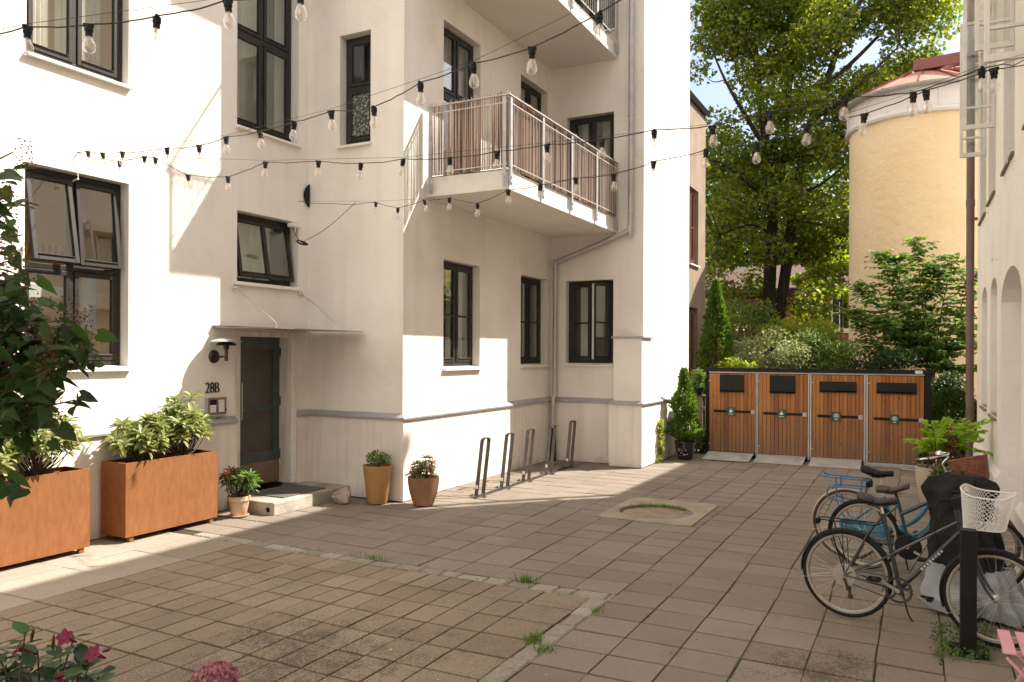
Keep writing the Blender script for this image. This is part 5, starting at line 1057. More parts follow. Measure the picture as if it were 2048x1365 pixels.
string('string_light', 'festoon string rising from the left wall across the top of the picture', [(176, 303), (205, 306), (245, 304), (334, 296), (398, 291), (452, 274), (520, 262), (588, 244), (662, 222), (748, 214), (841, 165), (946, 127), (1064, 95), (1198, 26), (1330, -60), (1470, -150)], lambda x: .1176+(x-160)*.0001335, (AN, EB))
ER = at(2110, 92, 5.7)
string('string_light', 'festoon string crossing in front of the balcony to the open windows', [(239, 323), (289, 313), (311, 316), (376, 350), (456, 354), (531, 324), (637, 322), (722, 327), (807, 318), (899, 316), (994, 303), (1094, 289), (1204, 279), (1308, 260), (1424, 252), (1539, 224), (1690, 195), (1827, 185), (1963, 136)], lambda x: .1176+(x-160)*6.04e-5, (AN, ER))
ED = at(597, 403, 11.35)
string('string_light', 'lowest festoon string running below the balcony from the inner corner', [(752, 405), (796, 416), (849, 400), (899, 396), (955, 407), (1016, 380), (1081, 370), (1151, 356), (1227, 349), (1307, 323), (1412, 300), (1514, 288), (1614, 249), (1729, 228), (1852, 181), (1988, 137)], lambda x: .0873+(x-597)*1.0e-4, (ED, ER+Vector((0, 0, -.02))))
string('string_light', 'nearest festoon string with big bulbs in the upper left corner', [(-190, 102), (-60, 78), (55, 53), (177, 49), (314, 32), (455, 0), (600, -16), (760, -60)], lambda x: .262, (at(-1400, 280, 4.38), at(2600, -640, 2.1)), sag=.03)
an = MB().tube([(-8.0, 5.33, 3.86), (-7.93, 5.34, 3.88)], .01, 8).tube([(-7.93, 5.34, 3.88), Vector((-7.93, 5.34, 3.88)).lerp(AN, .35)], .005, 6).tube([Vector((-7.93, 5.34, 3.88)).lerp(AN, .62), AN], .004, 6)
c_ = Vector((-7.93, 5.34, 3.88)).lerp(AN, .48); dd = (AN-Vector((-7.93, 5.34, 3.88))).normalized(); sd = dd.cross(Vector((1, 0, 0))).normalized()
an.tube([c_+dd*.05*math.cos(a)+sd*.018*math.sin(a) for a in [2*PI*k/12 for k in range(12)]], .004, 6, closed=True); tag(an.build('turnbuckle', STEEL, smooth=True, org=(-8, 5.33, 3.85)), 'steel turnbuckle hooking the festoon strings to the left wall', 'turnbuckle')
p1, p2, p3 = at(711, 405, 10.7), at(603, 486, 11.0), at(585, 458, 11.3)
pc = thing('power_lead', 'black power lead and plug bundle hanging beside the tilted window', 'cable', p2)
MB().tube(sm([p1, p1.lerp(p2, .5)-Vector((0, 0, .06)), p2], 6), .004, 6).tube(sm([p2, p2.lerp(p3, .5)-Vector((0, 0, .02)), p3], 6), .004, 6).build('lead', CABLE, pc)
bd = MB()
for k in range(5): bd.tube([p2+Vector((.01*k-.02, (.075+.01*k)*math.cos(a), -.0+.02*math.sin(a)+.2*.075*math.cos(a)*-1)) for a in [2*PI*j/12 for j in range(12)]], .006, 5, closed=True)
bd.build('coil', CABLE, pc)
# ------------------------------------------------------------------ plants
BARK = M('dark_bark', [(.014, .010, .008), (.03, .021, .015), (.05, .036, .026)], 6, .95, stretch=(2, 2, .5), bump=1., bscale=18, bdist=.03)
TWIG = M('brown_twig', [(.07, .045, .03), (.12, .085, .055)], 8, .9)
LMAP = leafmat('maple_leaf', [(.03, .058, .009), (.078, .125, .016), (.15, .195, .027), (.25, .26, .037)], .58, .38, .55, .3, .6)
LSUN = leafmat('sunny_maple_leaf', [(.12, .18, .02), (.19, .25, .03), (.25, .285, .04)], .5, .5, .4, .5)
LHED = leafmat('hedge_leaf', [(.045, .09, .018), (.10, .165, .035), (.165, .23, .06)], .35, .5, .35, 1.2)
LPAL = leafmat('pale_shrub_leaf', [(.13, .17, .055), (.22, .26, .10), (.34, .35, .18)], .35, .5, .4, 1.5)
LDRK = leafmat('dark_shrub_leaf', [(.018, .038, .012), (.032, .06, .02), (.05, .085, .026)], .3, .45, .35, 1.2)
LTHU = leafmat('thuja_spray', [(.05, .095, .014), (.085, .15, .022), (.12, .195, .03)], .3, .7, .2, 2.5)
LTHD = leafmat('dark_conifer_spray', [(.03, .06, .016), (.05, .09, .024), (.08, .13, .035)], .3, .7, .2, 2.5)
LYNG = leafmat('young_tree_leaf', [(.07, .13, .022), (.115, .195, .038), (.165, .245, .055)], .42, .6, .2, .8)
LLIM = leafmat('lime_leaf', [(.18, .30, .02), (.27, .42, .035), (.32, .46, .055)], .45, .5, .35, 2)
LRHO = leafmat('rhododendron_leaf', [(.12, .165, .04), (.23, .265, .085), (.38, .38, .17)], .25, .4, .5, 3)
LLIL = leafmat('lilac_leaf', [(.014, .034, .010), (.028, .06, .016), (.065, .12, .024)], .35, .5, .3, 2)
LOLE = leafmat('oleander_leaf', [(.05, .11, .02), (.09, .17, .035), (.14, .22, .05)], .3, .4, .5, 4)
LBRZ = leafmat('bronze_leaf', [(.12, .05, .025), (.20, .085, .035), (.14, .12, .04)], .3, .5, .4, 4)
LEUP = leafmat('spurge_leaf', [(.06, .08, .03), (.12, .14, .05), (.26, .21, .07), (.30, .12, .05)], .25, .5, .4, 5)
LMAN = leafmat('glossy_vine_leaf', [(.012, .03, .012), (.022, .05, .018), (.05, .11, .025)], .2, .4, .35, 4)
PETM = leafmat('crimson_petal', [(.15, .012, .032), (.23, .028, .06)], .35, .5, .3, 6); PETH = leafmat('mauve_floret', [(.24, .075, .085), (.36, .14, .17), (.45, .24, .28), (.30, .11, .05)], .3, .6, .3, 20); PETP = leafmat('pink_petal', [(.60, .24, .28), (.70, .40, .42)], .35, .5, .3, 6)
DRYF = leafmat('dry_flower', [(.05, .025, .018), (.10, .05, .03), (.17, .10, .05)], .2, .8, .2, 9)
GRAS = leafmat('grass_blade', [(.05, .11, .015), (.09, .165, .025), (.14, .20, .04)], .35, .6, .3, 4)
def limb(mb, pts, r0, r1, k=4):
    P = sm(pts, k); n = len(P); mb.tube(P, [r0+(r1-r0)*i/(n-1) for i in range(n)], 9)
def plant(name, lab, cat, loc, group=None): return thing(name, lab, cat, loc, group)
def rnd_dirs(n, up=.3): 
    d = rng.normal(size=(n, 3)); d[:, 2] += up; return nrm(d)
def cloud(root, part, clumps, n, L, mat, kind='oval', up=.4, wr=.6, shell=.5, droop=0.):
    V = np.array([c[1][0]*c[1][1]*c[1][2] for c in clumps])**(.75); ks = np.maximum(3, (n*V/V.sum()).astype(int)); P, D, Nn = [], [], []
    for (c, r), k in zip(clumps, ks):
        p, v = ellip(k, c, r, shell); P.append(p); d = rng.normal(size=(k, 3))*.9+v*.7; d[:, 2] -= droop; D.append(d); q = rng.normal(size=(k, 3))*.55+v*.35; q[:, 2] += up; Nn.append(q)
    P, D, Nn = map(np.concatenate, (P, D, Nn)); l = L*rng.uniform(.65, 1.2, len(P))
    return leaves(part, P, D, Nn, l, l*wr, mat, root, kind)
# the big maple
D0 = 26.; U0 = D0/F_
tb = at(1546, 706, D0); MT = plant('maple_tree', 'big maple tree with forked dark trunk filling the gap behind the shed', 'tree', (tb.x, tb.y, 0))
tr = MB(); A = lambda x, y, dd=0.: at(x, y, D0+dd)
lf = [Vector((tb.x, tb.y, -.1)), A(1542, 640), A(1538, 590), A(1541, 520), A(1544, 440), A(1541, 380), A(1533, 300), A(1520, 200, .3), A(1512, 120, .5), A(1505, 20, .6), A(1500, -120, .7)]
rt = [Vector((tb.x+.28, tb.y+.05, -.1)), A(1560, 645), A(1566, 580), A(1577, 500), A(1584, 440), A(1592, 380), A(1606, 310), A(1622, 240), A(1645, 180), A(1668, 120), A(1690, 40), A(1705, -120)]
limb(tr, lf, .25, .07); limb(tr, rt, .21, .07)
LIMBS = [lf, rt]
for pts, r_ in (([A(1543, 400), A(1560, 360), A(1570, 300, .4), A(1578, 200, .8), A(1590, 80, 1), A(1600, -60, 1)], .14), ([A(1606, 310), A(1650, 290, .4), A(1690, 270, .8), A(1730, 240, 1)], .09),
                ([A(1622, 240), A(1680, 205, -.4), A(1740, 150, -.8), A(1800, 90, -1)], .10), ([A(1645, 180), A(1720, 110, .6), A(1790, 40, 1), A(1850, 0, 1.)], .09), ([A(1533, 300), A(1490, 230, -.6), A(1450, 160, -1), A(1420, 90, -1)], .09),
                ([A(1541, 400), A(1500, 370, -.5), A(1450, 330, -1), A(1415, 320, -1)], .08), ([A(1592, 390), A(1640, 370, -.7), A(1690, 330, -1.2)], .07), ([A(1545, 470), A(1500, 450, -.8), A(1440, 470, -1)], .05), ([A(1584, 440), A(1640, 450, -.8), A(1690, 470, -1)], .05),
                ([A(1512, 120, .5), A(1470, 50, 0), A(1430, -20, 0)], .06), ([A(1690, 40), A(1760, -40, 0), A(1820, -100, 0)], .07)):
    limb(tr, pts, r_, .02); LIMBS.append(pts)
cl = []
def region(x0, x1, y0, y1, n, r, dz=2.2):
    for _ in range(n): cl.append((random.uniform(x0, x1), random.uniform(y0, y1), r*random.uniform(.7, 1.3), random.uniform(-dz*.35, dz*1.2)))
region(1425, 1880, -250, -20, 30, 62, 3); region(1430, 1872, -20, 110, 30, 52, 2.6); region(1420, 1860, 110, 190, 17, 48, 2.6); region(1425, 1760, 190, 300, 22, 46, 2.6)
region(1412, 1720, 300, 430, 30, 42, 2.6); region(1410, 1715, 430, 560, 30, 36, 2.6); region(1425, 1520, 560, 640, 5, 32, 2.2); region(1590, 1710, 560, 640, 5, 32, 2.2)
cl += [(1398, 250, 14, -4), (1396, 330, 16, -4), (1400, 420, 16, -4), (1394, 520, 12, -4.2), (1402, 560, 14, -4), (1408, 20, 30, 0), (1402, 150, 24, .5), (1408, 90, 26, 0), (1895, 60, 24, 0), (1880, 130, 26, 0), (1860, 165, 26, .4), (1400, 130, 20, 0), (1412, 340, 30, -.5), (1400, 400, 18, -.5), (1415, 460, 26, 0), (1885, 20, 30, 0)]
CL = []
for x, y, r_, dd in cl:
    c = A(x, y, dd); m_ = r_*U0; CL.append((tuple(c), (m_*1.15, m_*1.15, m_*.72)))
    best = min((p for L_ in LIMBS for p in L_[2:]), key=lambda p: (p-c).length-.3*(c.z-p.z))
    if (best-c).length < 4.5: limb(tr, [best, best.lerp(c, .5)+Vector((0, 0, -.15)), c+Vector((0, 0, .1))], .022, .006, 3)
tr.build('trunk', BARK, MT, smooth=True)
cloud(MT, 'crown', CL, 84000, .135, LMAP, 'maple', up=.5, wr=1.0, shell=.2)
m = MB(); fc = []
for x in range(1380, 1760, 14):
    for y in range(330, 600, 24): fc.append((tuple(at(x+random.uniform(-10, 10), y+random.uniform(-14, 14), 46+random.uniform(-2, 2))), (1.0, 1.0, .7)))
stuff(cloud(None, 'far_foliage', fc, 9000, .36, LHED, 'maple', up=.4, wr=1., shell=.2))
# small sunlit tree under it
q = at(1684, 706, 30.); T2 = plant('young_maple', 'thin young maple with bright yellow green leaves beside the yellow wall', 'tree', (q.x, q.y, 0))
m = MB(); B_ = lambda x, y, dd=0.: at(x, y, 30+dd); limb(m, [Vector((q.x, q.y, -.05)), B_(1683, 640), B_(1680, 560), B_(1670, 500), B_(1660, 450)], .07, .02)
for e in ((1640, 540, -.5), (1650, 500, .3), (1695, 520, -.3), (1625, 590, -.4), (1600, 620, -.8)): limb(m, [B_(1680, 590), B_((1680+e[0])/2, (575+e[1])/2, e[2]/2), B_(*e)], .025, .006, 3)
m.build('trunk', BARK, T2, smooth=True)
cs_ = [(1640, 540, 26), (1662, 515, 28), (1690, 530, 24), (1625, 575, 22), (1655, 580, 26), (1690, 590, 20), (1605, 610, 18), (1635, 620, 20), (1680, 490, 20), (1650, 490, 20), (1600, 560, 16)]
cloud(T2, 'crown', [(tuple(B_(x, y, random.uniform(-.7, .7))), (r_*30/F_*1.1, r_*30/F_*1.1, r_*30/F_*.7)) for x, y, r_ in cs_], 4600, .15, LSUN, 'maple', up=.6, wr=1., shell=.3)
# ivy on the beige building corner
iv = cloud(None, 'ivy', [((-4.96, random.uniform(18.2, 20.9), z), (.10, .35, .4)) for z in [1.5+.42*k for k in range(15)]], 1800, .11, LDRK, 'heart', up=.2, wr=.9) if False else None
# thuja and shrubs behind the shed
def conifer(name, lab, base, h, r_, n, mat, L, lean=0., prof=None, bumps=0):
    t = plant(name, lab, 'conifer', base); b = Vector(base)
    m = MB(); limb(m, [b+Vector((0, 0, -.05)), b+Vector((lean*.5, 0, h*.5)), b+Vector((lean, 0, h*.93))], max(.012, r_*.14), .004); m.build('trunk', BARK, t)
    u = rng.uniform(0, 1, n)**1.15; z = .03+u*.97; a = rng.uniform(0, 2*PI, n)
    pr = (np.minimum(1, (z/.12))**.6)*(1-z)**.75*1.12 if prof is None else prof(z)
    wob = 1+.16*np.sin(a*3+z*19)+.12*np.sin(a*5-z*31)+.1*rng.normal(size=n)
    rad = r_*pr*wob*rng.uniform(.55, 1.05, n)**.5
    P = np.stack([b.x+lean*z+rad*np.cos(a), b.y+rad*np.sin(a), b.z+h*z], 1)
    d = np.stack([np.cos(a), np.sin(a), rng.uniform(.4, 1.6, n)], 1)+rng.normal(size=(n, 3))*.3; nn = np.stack([-np.sin(a), np.cos(a), rng.normal(size=n)*.4], 1)+rng.normal(size=(n, 3))*.5
    l = L*rng.uniform(.6, 1.25, n); leaves('foliage', P, d, nn, l, l*.42, mat, t, 'quad'); return t
q = gnd(1432, 862, 0); q = at(1432, 706, 18.4); conifer('thuja', 'tall slim bright green thuja behind the left end of the shed', (q.x, q.y, 0), 3.72, .40, 9000, LTHU, .10, prof=lambda z: np.minimum(1, z/.1)**.5*(np.where(z < .55, 1., ((1-z)/.45)**.8))*.82)
def shrub(name, lab, px, py, rx, ry, d, n, L, mat, kind='oval', ncl=16, up=.5, wr=.5, cat='shrub', bottom=None, droop=0.):
    c = at(px, py, d); k = d/F_; t = plant(name, lab, cat, (c.x, c.y, 0)); m = MB(); cls = []
    for i in range(ncl):
        a = random.uniform(0, 6.28); rr = random.uniform(.2, .85)**.6; e = c+Vector((math.cos(a)*rx*k*rr, math.sin(a)*rx*k*rr*.8, random.uniform(-.75, .8)*ry*k*(1.1-rr*.6))); f = random.uniform(.28, .5)
        cls.append((tuple(e), (rx*k*f, rx*k*f, min(ry, rx)*k*f*.8)))
        limb(m, [Vector((c.x+random.uniform(-.08, .08), c.y+random.uniform(-.08, .08), -.02)), Vector((c.x, c.y, 0)).lerp(e, .55)+Vector((random.uniform(-.1, .1), 0, .05)), e], .016, .004, 3)
    m.build('stems', TWIG, t); cloud(t, 'foliage', cls, n, L, mat, kind, up, wr, .25, droop); return t
shrub('pale_shrub', 'pale sunlit shrub rising over the second shed door', 1545, 712, 78, 58, 18.3, 4200, .075, LPAL, ncl=26)
shrub('small_shrub', 'low yellow green shrub between the thuja and the pale shrub', 1478, 740, 36, 26, 17.8, 900, .08, LSUN, ncl=9)
shrub('hedge_shrub', 'feathery mid green shrub rising over the third shed door', 1652, 708, 78, 56, 18.2, 5200, .075, LHED, ncl=22)
shrub('hedge_shrub', 'dark green shrub over the right end of the shed roof', 1752, 730, 70, 42, 18.0, 3600, .075, LDRK, ncl=20)
shrub('shade_shrub', 'very dark shrub in the corner right of the shed', 1882, 800, 50, 62, 17.6, 2600, .09, LDRK, ncl=16)
shrub('back_shrub', 'sunny shrub with drooping sprays at the foot of the maple', 1600, 670, 70, 40, 21, 2600, .09, LSUN, ncl=18)
shrub('back_shrub', 'shaded bush between the thuja and the maple trunk', 1490, 650, 55, 70, 22, 2400, .10, LHED, ncl=18)
# broad leaved young tree against the yellow wall
c = at(1850, 760, 18.6); YT = plant('young_tree', 'young broad leaved tree spreading in front of the yellow wall', 'tree', (c.x, c.y, 0)); m = MB(); P, D, Nn = [], [], []; Y = lambda x, y, dd=0.: at(x, y, 18.6+dd)
stems = [[(1862, 740), (1848, 640), (1838, 540), (1835, 478)], [(1866, 740), (1880, 640), (1895, 560), (1895, 512)], [(1858, 740), (1815, 640), (1780, 560), (1764, 505)], [(1856, 745), (1790, 670), (1745, 600), (1725, 566)], [(1862, 745), (1770, 700), (1725, 650), (1705, 620)], [(1870, 740), (1905, 660), (1930, 590), (1948, 540)], [(1850, 700), (1800, 610), (1800, 540), (1793, 510)], [(1865, 740), (1900, 700), (1925, 690), (1945, 650)], [(1860, 700), (1850, 610), (1865, 560), (1868, 530)], [(1856, 735), (1810, 690), (1770, 650), (1750, 640)], [(1866, 735), (1890, 740), (1915, 745), (1935, 735)], [(1862, 720), (1835, 690), (1815, 670), (1800, 640)]]
for s_ in stems:
    dz = random.uniform(-.9, .9); pts = [Vector((c.x, c.y, -.02))]+[Y(x, y, dz*i/3) for i, (x, y) in enumerate(s_)]; limb(m, pts, .022, .005)
    S_ = sm(pts[1:], 8)
    for i in range(3, len(S_)):
        for _ in range(4):
            a = random.uniform(0, 6.28); tl = random.uniform(.15, .6)*(1.15-.75*i/len(S_)); dr = Vector((math.cos(a), math.sin(a)*.9, random.uniform(.0, .35))).normalized(); e = S_[i]+dr*tl; m.tube([S_[i], e], [.005, .002], 5); n = max(4, int(tl/.055))
            for k in range(int(n*1.5)+1):
                p = S_[i].lerp(e, (k+.5)/(n+.5)); sd = dr.cross(Vector((0, 0, 1)))*(1 if k % 2 else -1); dd = (dr*.5+sd*.9+Vector((0, 0, random.uniform(-.35, .1)))); P.append(tuple(p)); D.append(tuple(dd+Vector((0, 0, -.25)))); Nn.append((random.gauss(0, .5), random.gauss(0, .5)-.55, 1))
m.build('trunk', TWIG, YT); P = np.array(P); l = .14*rng.uniform(.6, 1.2, len(P)); leaves('crown', P, D, Nn, l, l*.58, LYNG, YT, 'oval')
q = at(1905, 840, 15.7); conifer('ball_conifer', 'rounded dark green conifer behind the lime green pot plant', (q.x-.0, q.y, 0), 1.33, .47, 6500, LTHD, .075, prof=lambda z: np.sqrt(np.maximum(0, 1-((z-.45)/.56)**2)))
# conifer in the blue pot
conifer('potted_conifer', 'feathery conifer growing in the navy pot by the white wall', (-4.0, 15.2, .31), 1.42, .27, 4600, LTHU, .075, lean=-.03, prof=lambda z: np.minimum(1, z/.18)**.7*((1-z)**.85)*1.2*(1+.25*np.sin(z*14)))
t = plant('window_box_plant', 'bushy dark green plant in the pot on the board fence', 'plant', (-4.16, 16.7, 1.3)); cloud(t, 'leaves', [((-4.16+random.uniform(-.14, .14), 16.7+random.uniform(-.08, .08), 1.45+random.uniform(-.1, .2)), (.11, .11, .1)) for _ in range(7)], 420, .07, LHED, 'oval')
t = plant('wall_creeper', 'thin creeper climbing the foot of the white corner wall', 'creeper', (-4.33, 14.5, 0)); m = MB(); limb(m, [Vector((-4.3, 14.5, 0)), Vector((-4.33, 14.42, .3)), Vector((-4.34, 14.5, .7))], .006, .003); m.build('stem', TWIG, t)
cloud(t, 'leaves', [((-4.3, 14.5+random.uniform(-.1, .12), z), (.04, .07, .06)) for z in (.06, .2, .34, .5, .62, .74)], 110, .065, LSUN, 'heart', wr=.9)
shrub('corner_fern', 'low green plants by the fence foot behind the blue pot', 1400, 880, 22, 28, 16.3, 800, .07, LHED, ncl=8)
# whorled shrubs in the corten planters
def whorls(root, base, c, r, ntip, L, W, mat, part='leaves', per=9, kind='strap', up=.9, stem=None, sr=.008):
    P, D, Nn = [], [], []; m = MB(); b = Vector(base)
    for i in range(ntip):
        v = nrm(rng.normal(size=3)); v[2] = abs(v[2])*1.0-.25 if v[2] < 0 else v[2]; t = random.uniform(.55, 1)
        e = Vector(c)+Vector((v[0]*r[0]*t, v[1]*r[1]*t, v[2]*r[2]*t)); mid = b.lerp(e, .5)+Vector((random.gauss(0, .03), random.gauss(0, .03), -.03)); limb(m, [b+Vector((random.gauss(0, .02), random.gauss(0, .02), 0)), mid, e], sr, sr*.4, 3)
        ax_ = (e-b).normalized()*.55+Vector((0, 0, up*.5)); ax_.normalize(); s_ = ax_.orthogonal().normalized(); q_ = ax_.cross(s_)
        for ring_, (cnt, el, dn) in enumerate(((per, .25, .0), (max(3, per//2), .95, -.0), (per//2, -.15, .03))):
            for k in range(cnt):
                a = 2*PI*(k+random.uniform(-.25, .25))/cnt+i+ring_; d = (s_*math.cos(a)+q_*math.sin(a))+ax_*(el+random.gauss(0, .15)); P.append(tuple(e-ax_*dn)); D.append(tuple(d)); Nn.append(tuple(ax_+d*-.2+Vector((random.gauss(0, .12), random.gauss(0, .12), 0))))
    m.build('stems', stem or TWIG, root); P = np.array(P); l = L*rng.uniform(.65, 1.15, len(P)); return leaves(part, P, D, Nn, l, l*W, mat, root, kind)
for lab, bs, c_, r_, n in (('bushy rhododendron at the left end of the second planter', (-7.7, 5.95, .79), (-7.68, 5.93, 1.02), (.27, .36, .30), 62), ('tall rhododendron at the door end of the second planter', (-7.72, 6.52, .79), (-7.7, 6.50, 1.10), (.25, .32, .38), 62),
                           ('loose rhododendron in the planter by the left edge, below the lilac', (-7.7, 4.75, .79), (-7.66, 4.80, 1.10), (.26, .38, .33), 50), ('rhododendron almost cut off by the left picture edge', (-7.7, 4.2, .79), (-7.68, 4.2, 1.04), (.24, .28, .26), 30)):
    whorls(plant('rhododendron', lab, 'shrub', bs, 'shrubs in the rusty planters'), bs, c_, (r_[0], r_[1]*1.08, r_[2]*1.12), int(n*.82), .135, .30, LRHO, per=8)
t = plant('oleander', 'leafy pot plant with pink flowers in the small terracotta pot', 'plant', (-7.5, 7.18, .23)); whorls(t, (-7.5, 7.18, .22), (-7.49, 7.19, .40), (.20, .19, .18), 26, .13, .16, LOLE, per=8); whorls(t, (-7.52, 7.12, .22), (-7.55, 7.06, .48), (.08, .10, .14), 8, .085, .2, LBRZ, 'bronze_shoots', per=6)
fp = ellip(26, (-7.55, 7.02, .56), (.03, .035, .04))[0]; leaves('flower', fp, rnd_dirs(26), rnd_dirs(26), .03, .026, PETP, t)
t = plant('potted_shrub', 'small dark green shrub growing in the tall ochre pot', 'shrub', (-6.53, 8.72, .47)); m = MB(); CLs = [((-6.53+dx, 8.72+dy, .58+dz), (.07, .07, .07)) for dx, dy, dz in ((-.10, 0, .03), (-.05, .05, .06), (.08, -.02, .05), (.10, .05, .03), (0, -.06, .0), (-.12, .05, .0), (.02, .04, .0))]
for c_, _ in CLs: limb(m, [Vector((-6.53, 8.72, .47)), Vector(c_)], .006, .003, 2)
m.build('stems', TWIG, t); cloud(t, 'leaves', CLs, 420, .042, LHED, 'oval', wr=.55)
t = plant('spurge', 'spiky yellow green plant with reddish tips in the squat brown pot', 'plant', (-5.9, 8.9, .35)); whorls(t, (-5.9, 8.9, .34), (-5.9, 8.9, .42), (.19, .19, .24), 30, .085, .17, LEUP, per=11)
# pots behind the bicycles
p1_ = gnd(1872, 934, .54); p2_ = gnd(1886, 962, .45)
for o in bpy.data.objects:
    if o.name == 'beige_pot': o.location = (p1_.x, p1_.y, 0)
    if o.name == 'cream_pot': o.location = (p2_.x, p2_.y, 0)
t = plant('lime_bush', 'bright lime green layered plant in the tall beige pot', 'plant', (p1_.x, p1_.y, .5)); m = MB(); P, D, Nn = [], [], []; d1 = (p1_.y*cy_-p1_.x*sy_)
for ex, ey, dd in ((1828, 884, -.2), (1850, 862, .1), (1862, 848, .2), (1890, 842, 0), (1915, 843, .2), (1945, 846, .1), (1975, 842, -.1), (1960, 880, -.2), (1972, 905, -.1), (1940, 870, .3), (1900, 866, -.3), (1870, 880, -.3), (1880, 900, .1), (1925, 890, -.2), (1840, 900, .0), (1920, 858, -.2), (1955, 862, .2)):
    e = at(ex, ey, d1+dd); b_ = Vector((p1_.x, p1_.y, .5)); S_ = sm([b_, b_.lerp(e, .4)+Vector((0, 0, .18)), e], 9); m.tube(S_, [.008-.006*i/(len(S_)-1) for i in range(len(S_))], 5)
    for i in range(5, len(S_)):
        f = (S_[i]-S_[i-1]).normalized()
        for k in range(9):
            sd = f.cross(Vector((0, 0, 1)))*random.choice((-1, 1)); P.append(tuple(S_[i]+sd*random.uniform(0, .10)+Vector((0, 0, random.uniform(-.02, .025))))); D.append(tuple(f*.6+sd+Vector((0, 0, random.uniform(-.3, .1))))); Nn.append((random.gauss(0, .5), random.gauss(0, .4)-.5, 1))
m.build('stems', TWIG, t); P = np.array(P); l = .068*rng.uniform(.6, 1.2, len(P)); leaves('leaves', P, D, Nn, l, l*.62, LLIM, t, 'oval')
t = plant('bronze_spire', 'narrow bronze leaved plant rising behind the turquoise handlebar', 'plant', (p1_.x+.28, p1_.y+.1, .0)); b_ = at(1912, 900, d1-.2); m = MB(); limb(m, [Vector((b_.x, b_.y, 0)), b_], .01, .004, 3); m.build('stem', TWIG, t); cloud(t, 'leaves', [(tuple(at(1912+random.uniform(-10, 10), y, d1-.2)), (.07, .07, .09)) for y in (868, 885, 900, 915, 930)], 420, .05, LBRZ, 'oval')
t = plant('pot_flowers', 'small pink flowers and leaves filling the cream pot', 'flowers', (p2_.x, p2_.y, .43)); CLs = [((p2_.x+random.uniform(-.13, .13), p2_.y+random.uniform(-.13, .13), .5+random.uniform(-.02, .1)), (.06, .06, .06)) for _ in range(10)]; cloud(t, 'leaves', CLs, 420, .045, LHED, 'oval'); fp = np.array([np.array(CLs[random.randrange(10)][0])+rng.normal(size=3)*.05+np.array([0, 0, .06]) for _ in range(46)]); leaves('flower', fp, rnd_dirs(46), rnd_dirs(46, 1), .028, .028, PETP, t)
t = plant('ground_fern', 'dark leafy plants around the pots by the cream wall', 'plant', (p1_.x+.1, p1_.y+.3, 0)); cloud(t, 'leaves', [((p1_.x+random.uniform(-.1, .45), p1_.y+random.uniform(.1, .6), random.uniform(.15, .6)), (.14, .14, .14)) for _ in range(12)], 900, .08, LDRK, 'oval')
# lilac in the near left foreground
LQ = lambda x, y, d=3.3: at(x, y, d); b_ = LQ(-170, 900, 3.5); LI = plant('lilac_bush', 'dark lilac bush with dry flower heads reaching in from the left edge', 'shrub', (b_.x, b_.y, 0)); m = MB(); P, D, Nn = [], [], []; F1, F2 = [], []; root0 = Vector((b_.x, b_.y, 0))
tips = [(60, 640), (95, 660), (130, 640), (165, 660), (190, 690), (150, 730), (100, 740), (60, 760), (30, 720), (10, 660), (120, 780), (80, 820), (40, 850), (10, 800), (60, 700), (120, 700), (20, 600), (45, 575), (5, 560), (150, 800), (-20, 700), (-20, 820), (140, 690), (175, 720), (20, 770), (70, 600), (-20, 620), (110, 830), (55, 790), (30, 680), (95, 705), (-30, 760), (160, 690), (130, 660), (70, 660), (90, 780)]+[(random.uniform(-420, -60), random.uniform(480, 860)) for _ in range(48)]
thin = [(25, 305), (50, 325), (20, 350), (10, 395), (40, 400), (15, 450), (45, 470), (25, 520), (55, 545), (5, 500), (48, 978)]
for i, (x, y) in enumerate(tips+thin):
    sp = i >= len(tips); d_ = random.uniform(3.0, 3.7); e = LQ(x, y, d_); o2 = LQ(-120+random.uniform(-60, 10), min(920, y+110+random.uniform(0, 60)), random.uniform(3.35, 3.65)); S_ = sm([o2, o2.lerp(e, .55)+Vector((0, 0, random.uniform(-.02, .08))), e], 7); m.tube(S_, [.008-.0055*k/(len(S_)-1) for k in range(len(S_))], 6)
    if i % 4 == 0: m.tube(sm([root0, root0.lerp(o2, .5)+Vector((.1, 0, .1)), o2], 4), .014, 7)
    for k in range(5 if not sp else len(S_)-5, len(S_)):
        f = (S_[k]-S_[k-1]).normalized()
        for s_ in (-1, 1):
            if random.random() < (.12 if not sp else .4): continue
            sd = f.cross(Vector((random.gauss(0, .4), random.gauss(0, .4), 1))).normalized()*s_; P.append(tuple(S_[k]+Vector((random.gauss(0, .025), random.gauss(0, .025), random.gauss(0, .03))))); D.append(tuple(f*.5+sd*.8+Vector((0, 0, -.55+random.gauss(0, .25))))); Nn.append((random.gauss(0, .6), random.gauss(0, .6)-.3, 1))
    if (not sp and i % 3 != 1) or (sp and i % 2 and y < 900):
        for k in range(70):
            t_ = random.random(); q_ = e+Vector((random.gauss(0, .022), random.gauss(0, .022), .02+.14*t_))*1+Vector((random.gauss(0, .015)*(1-t_), random.gauss(0, .015)*(1-t_), -.06)); F1.append(tuple(q_))
m.build('stems', TWIG, LI, smooth=True); P = np.array(P); l = .088*rng.uniform(.55, 1.2, len(P)); leaves('leaves', P, D, Nn, l, l*.72, LLIL, LI, 'heart'); F1 = np.array(F1); leaves('flower_head', F1, rnd_dirs(len(F1)), rnd_dirs(len(F1)), .013, .009, DRYF, LI, 'quad')
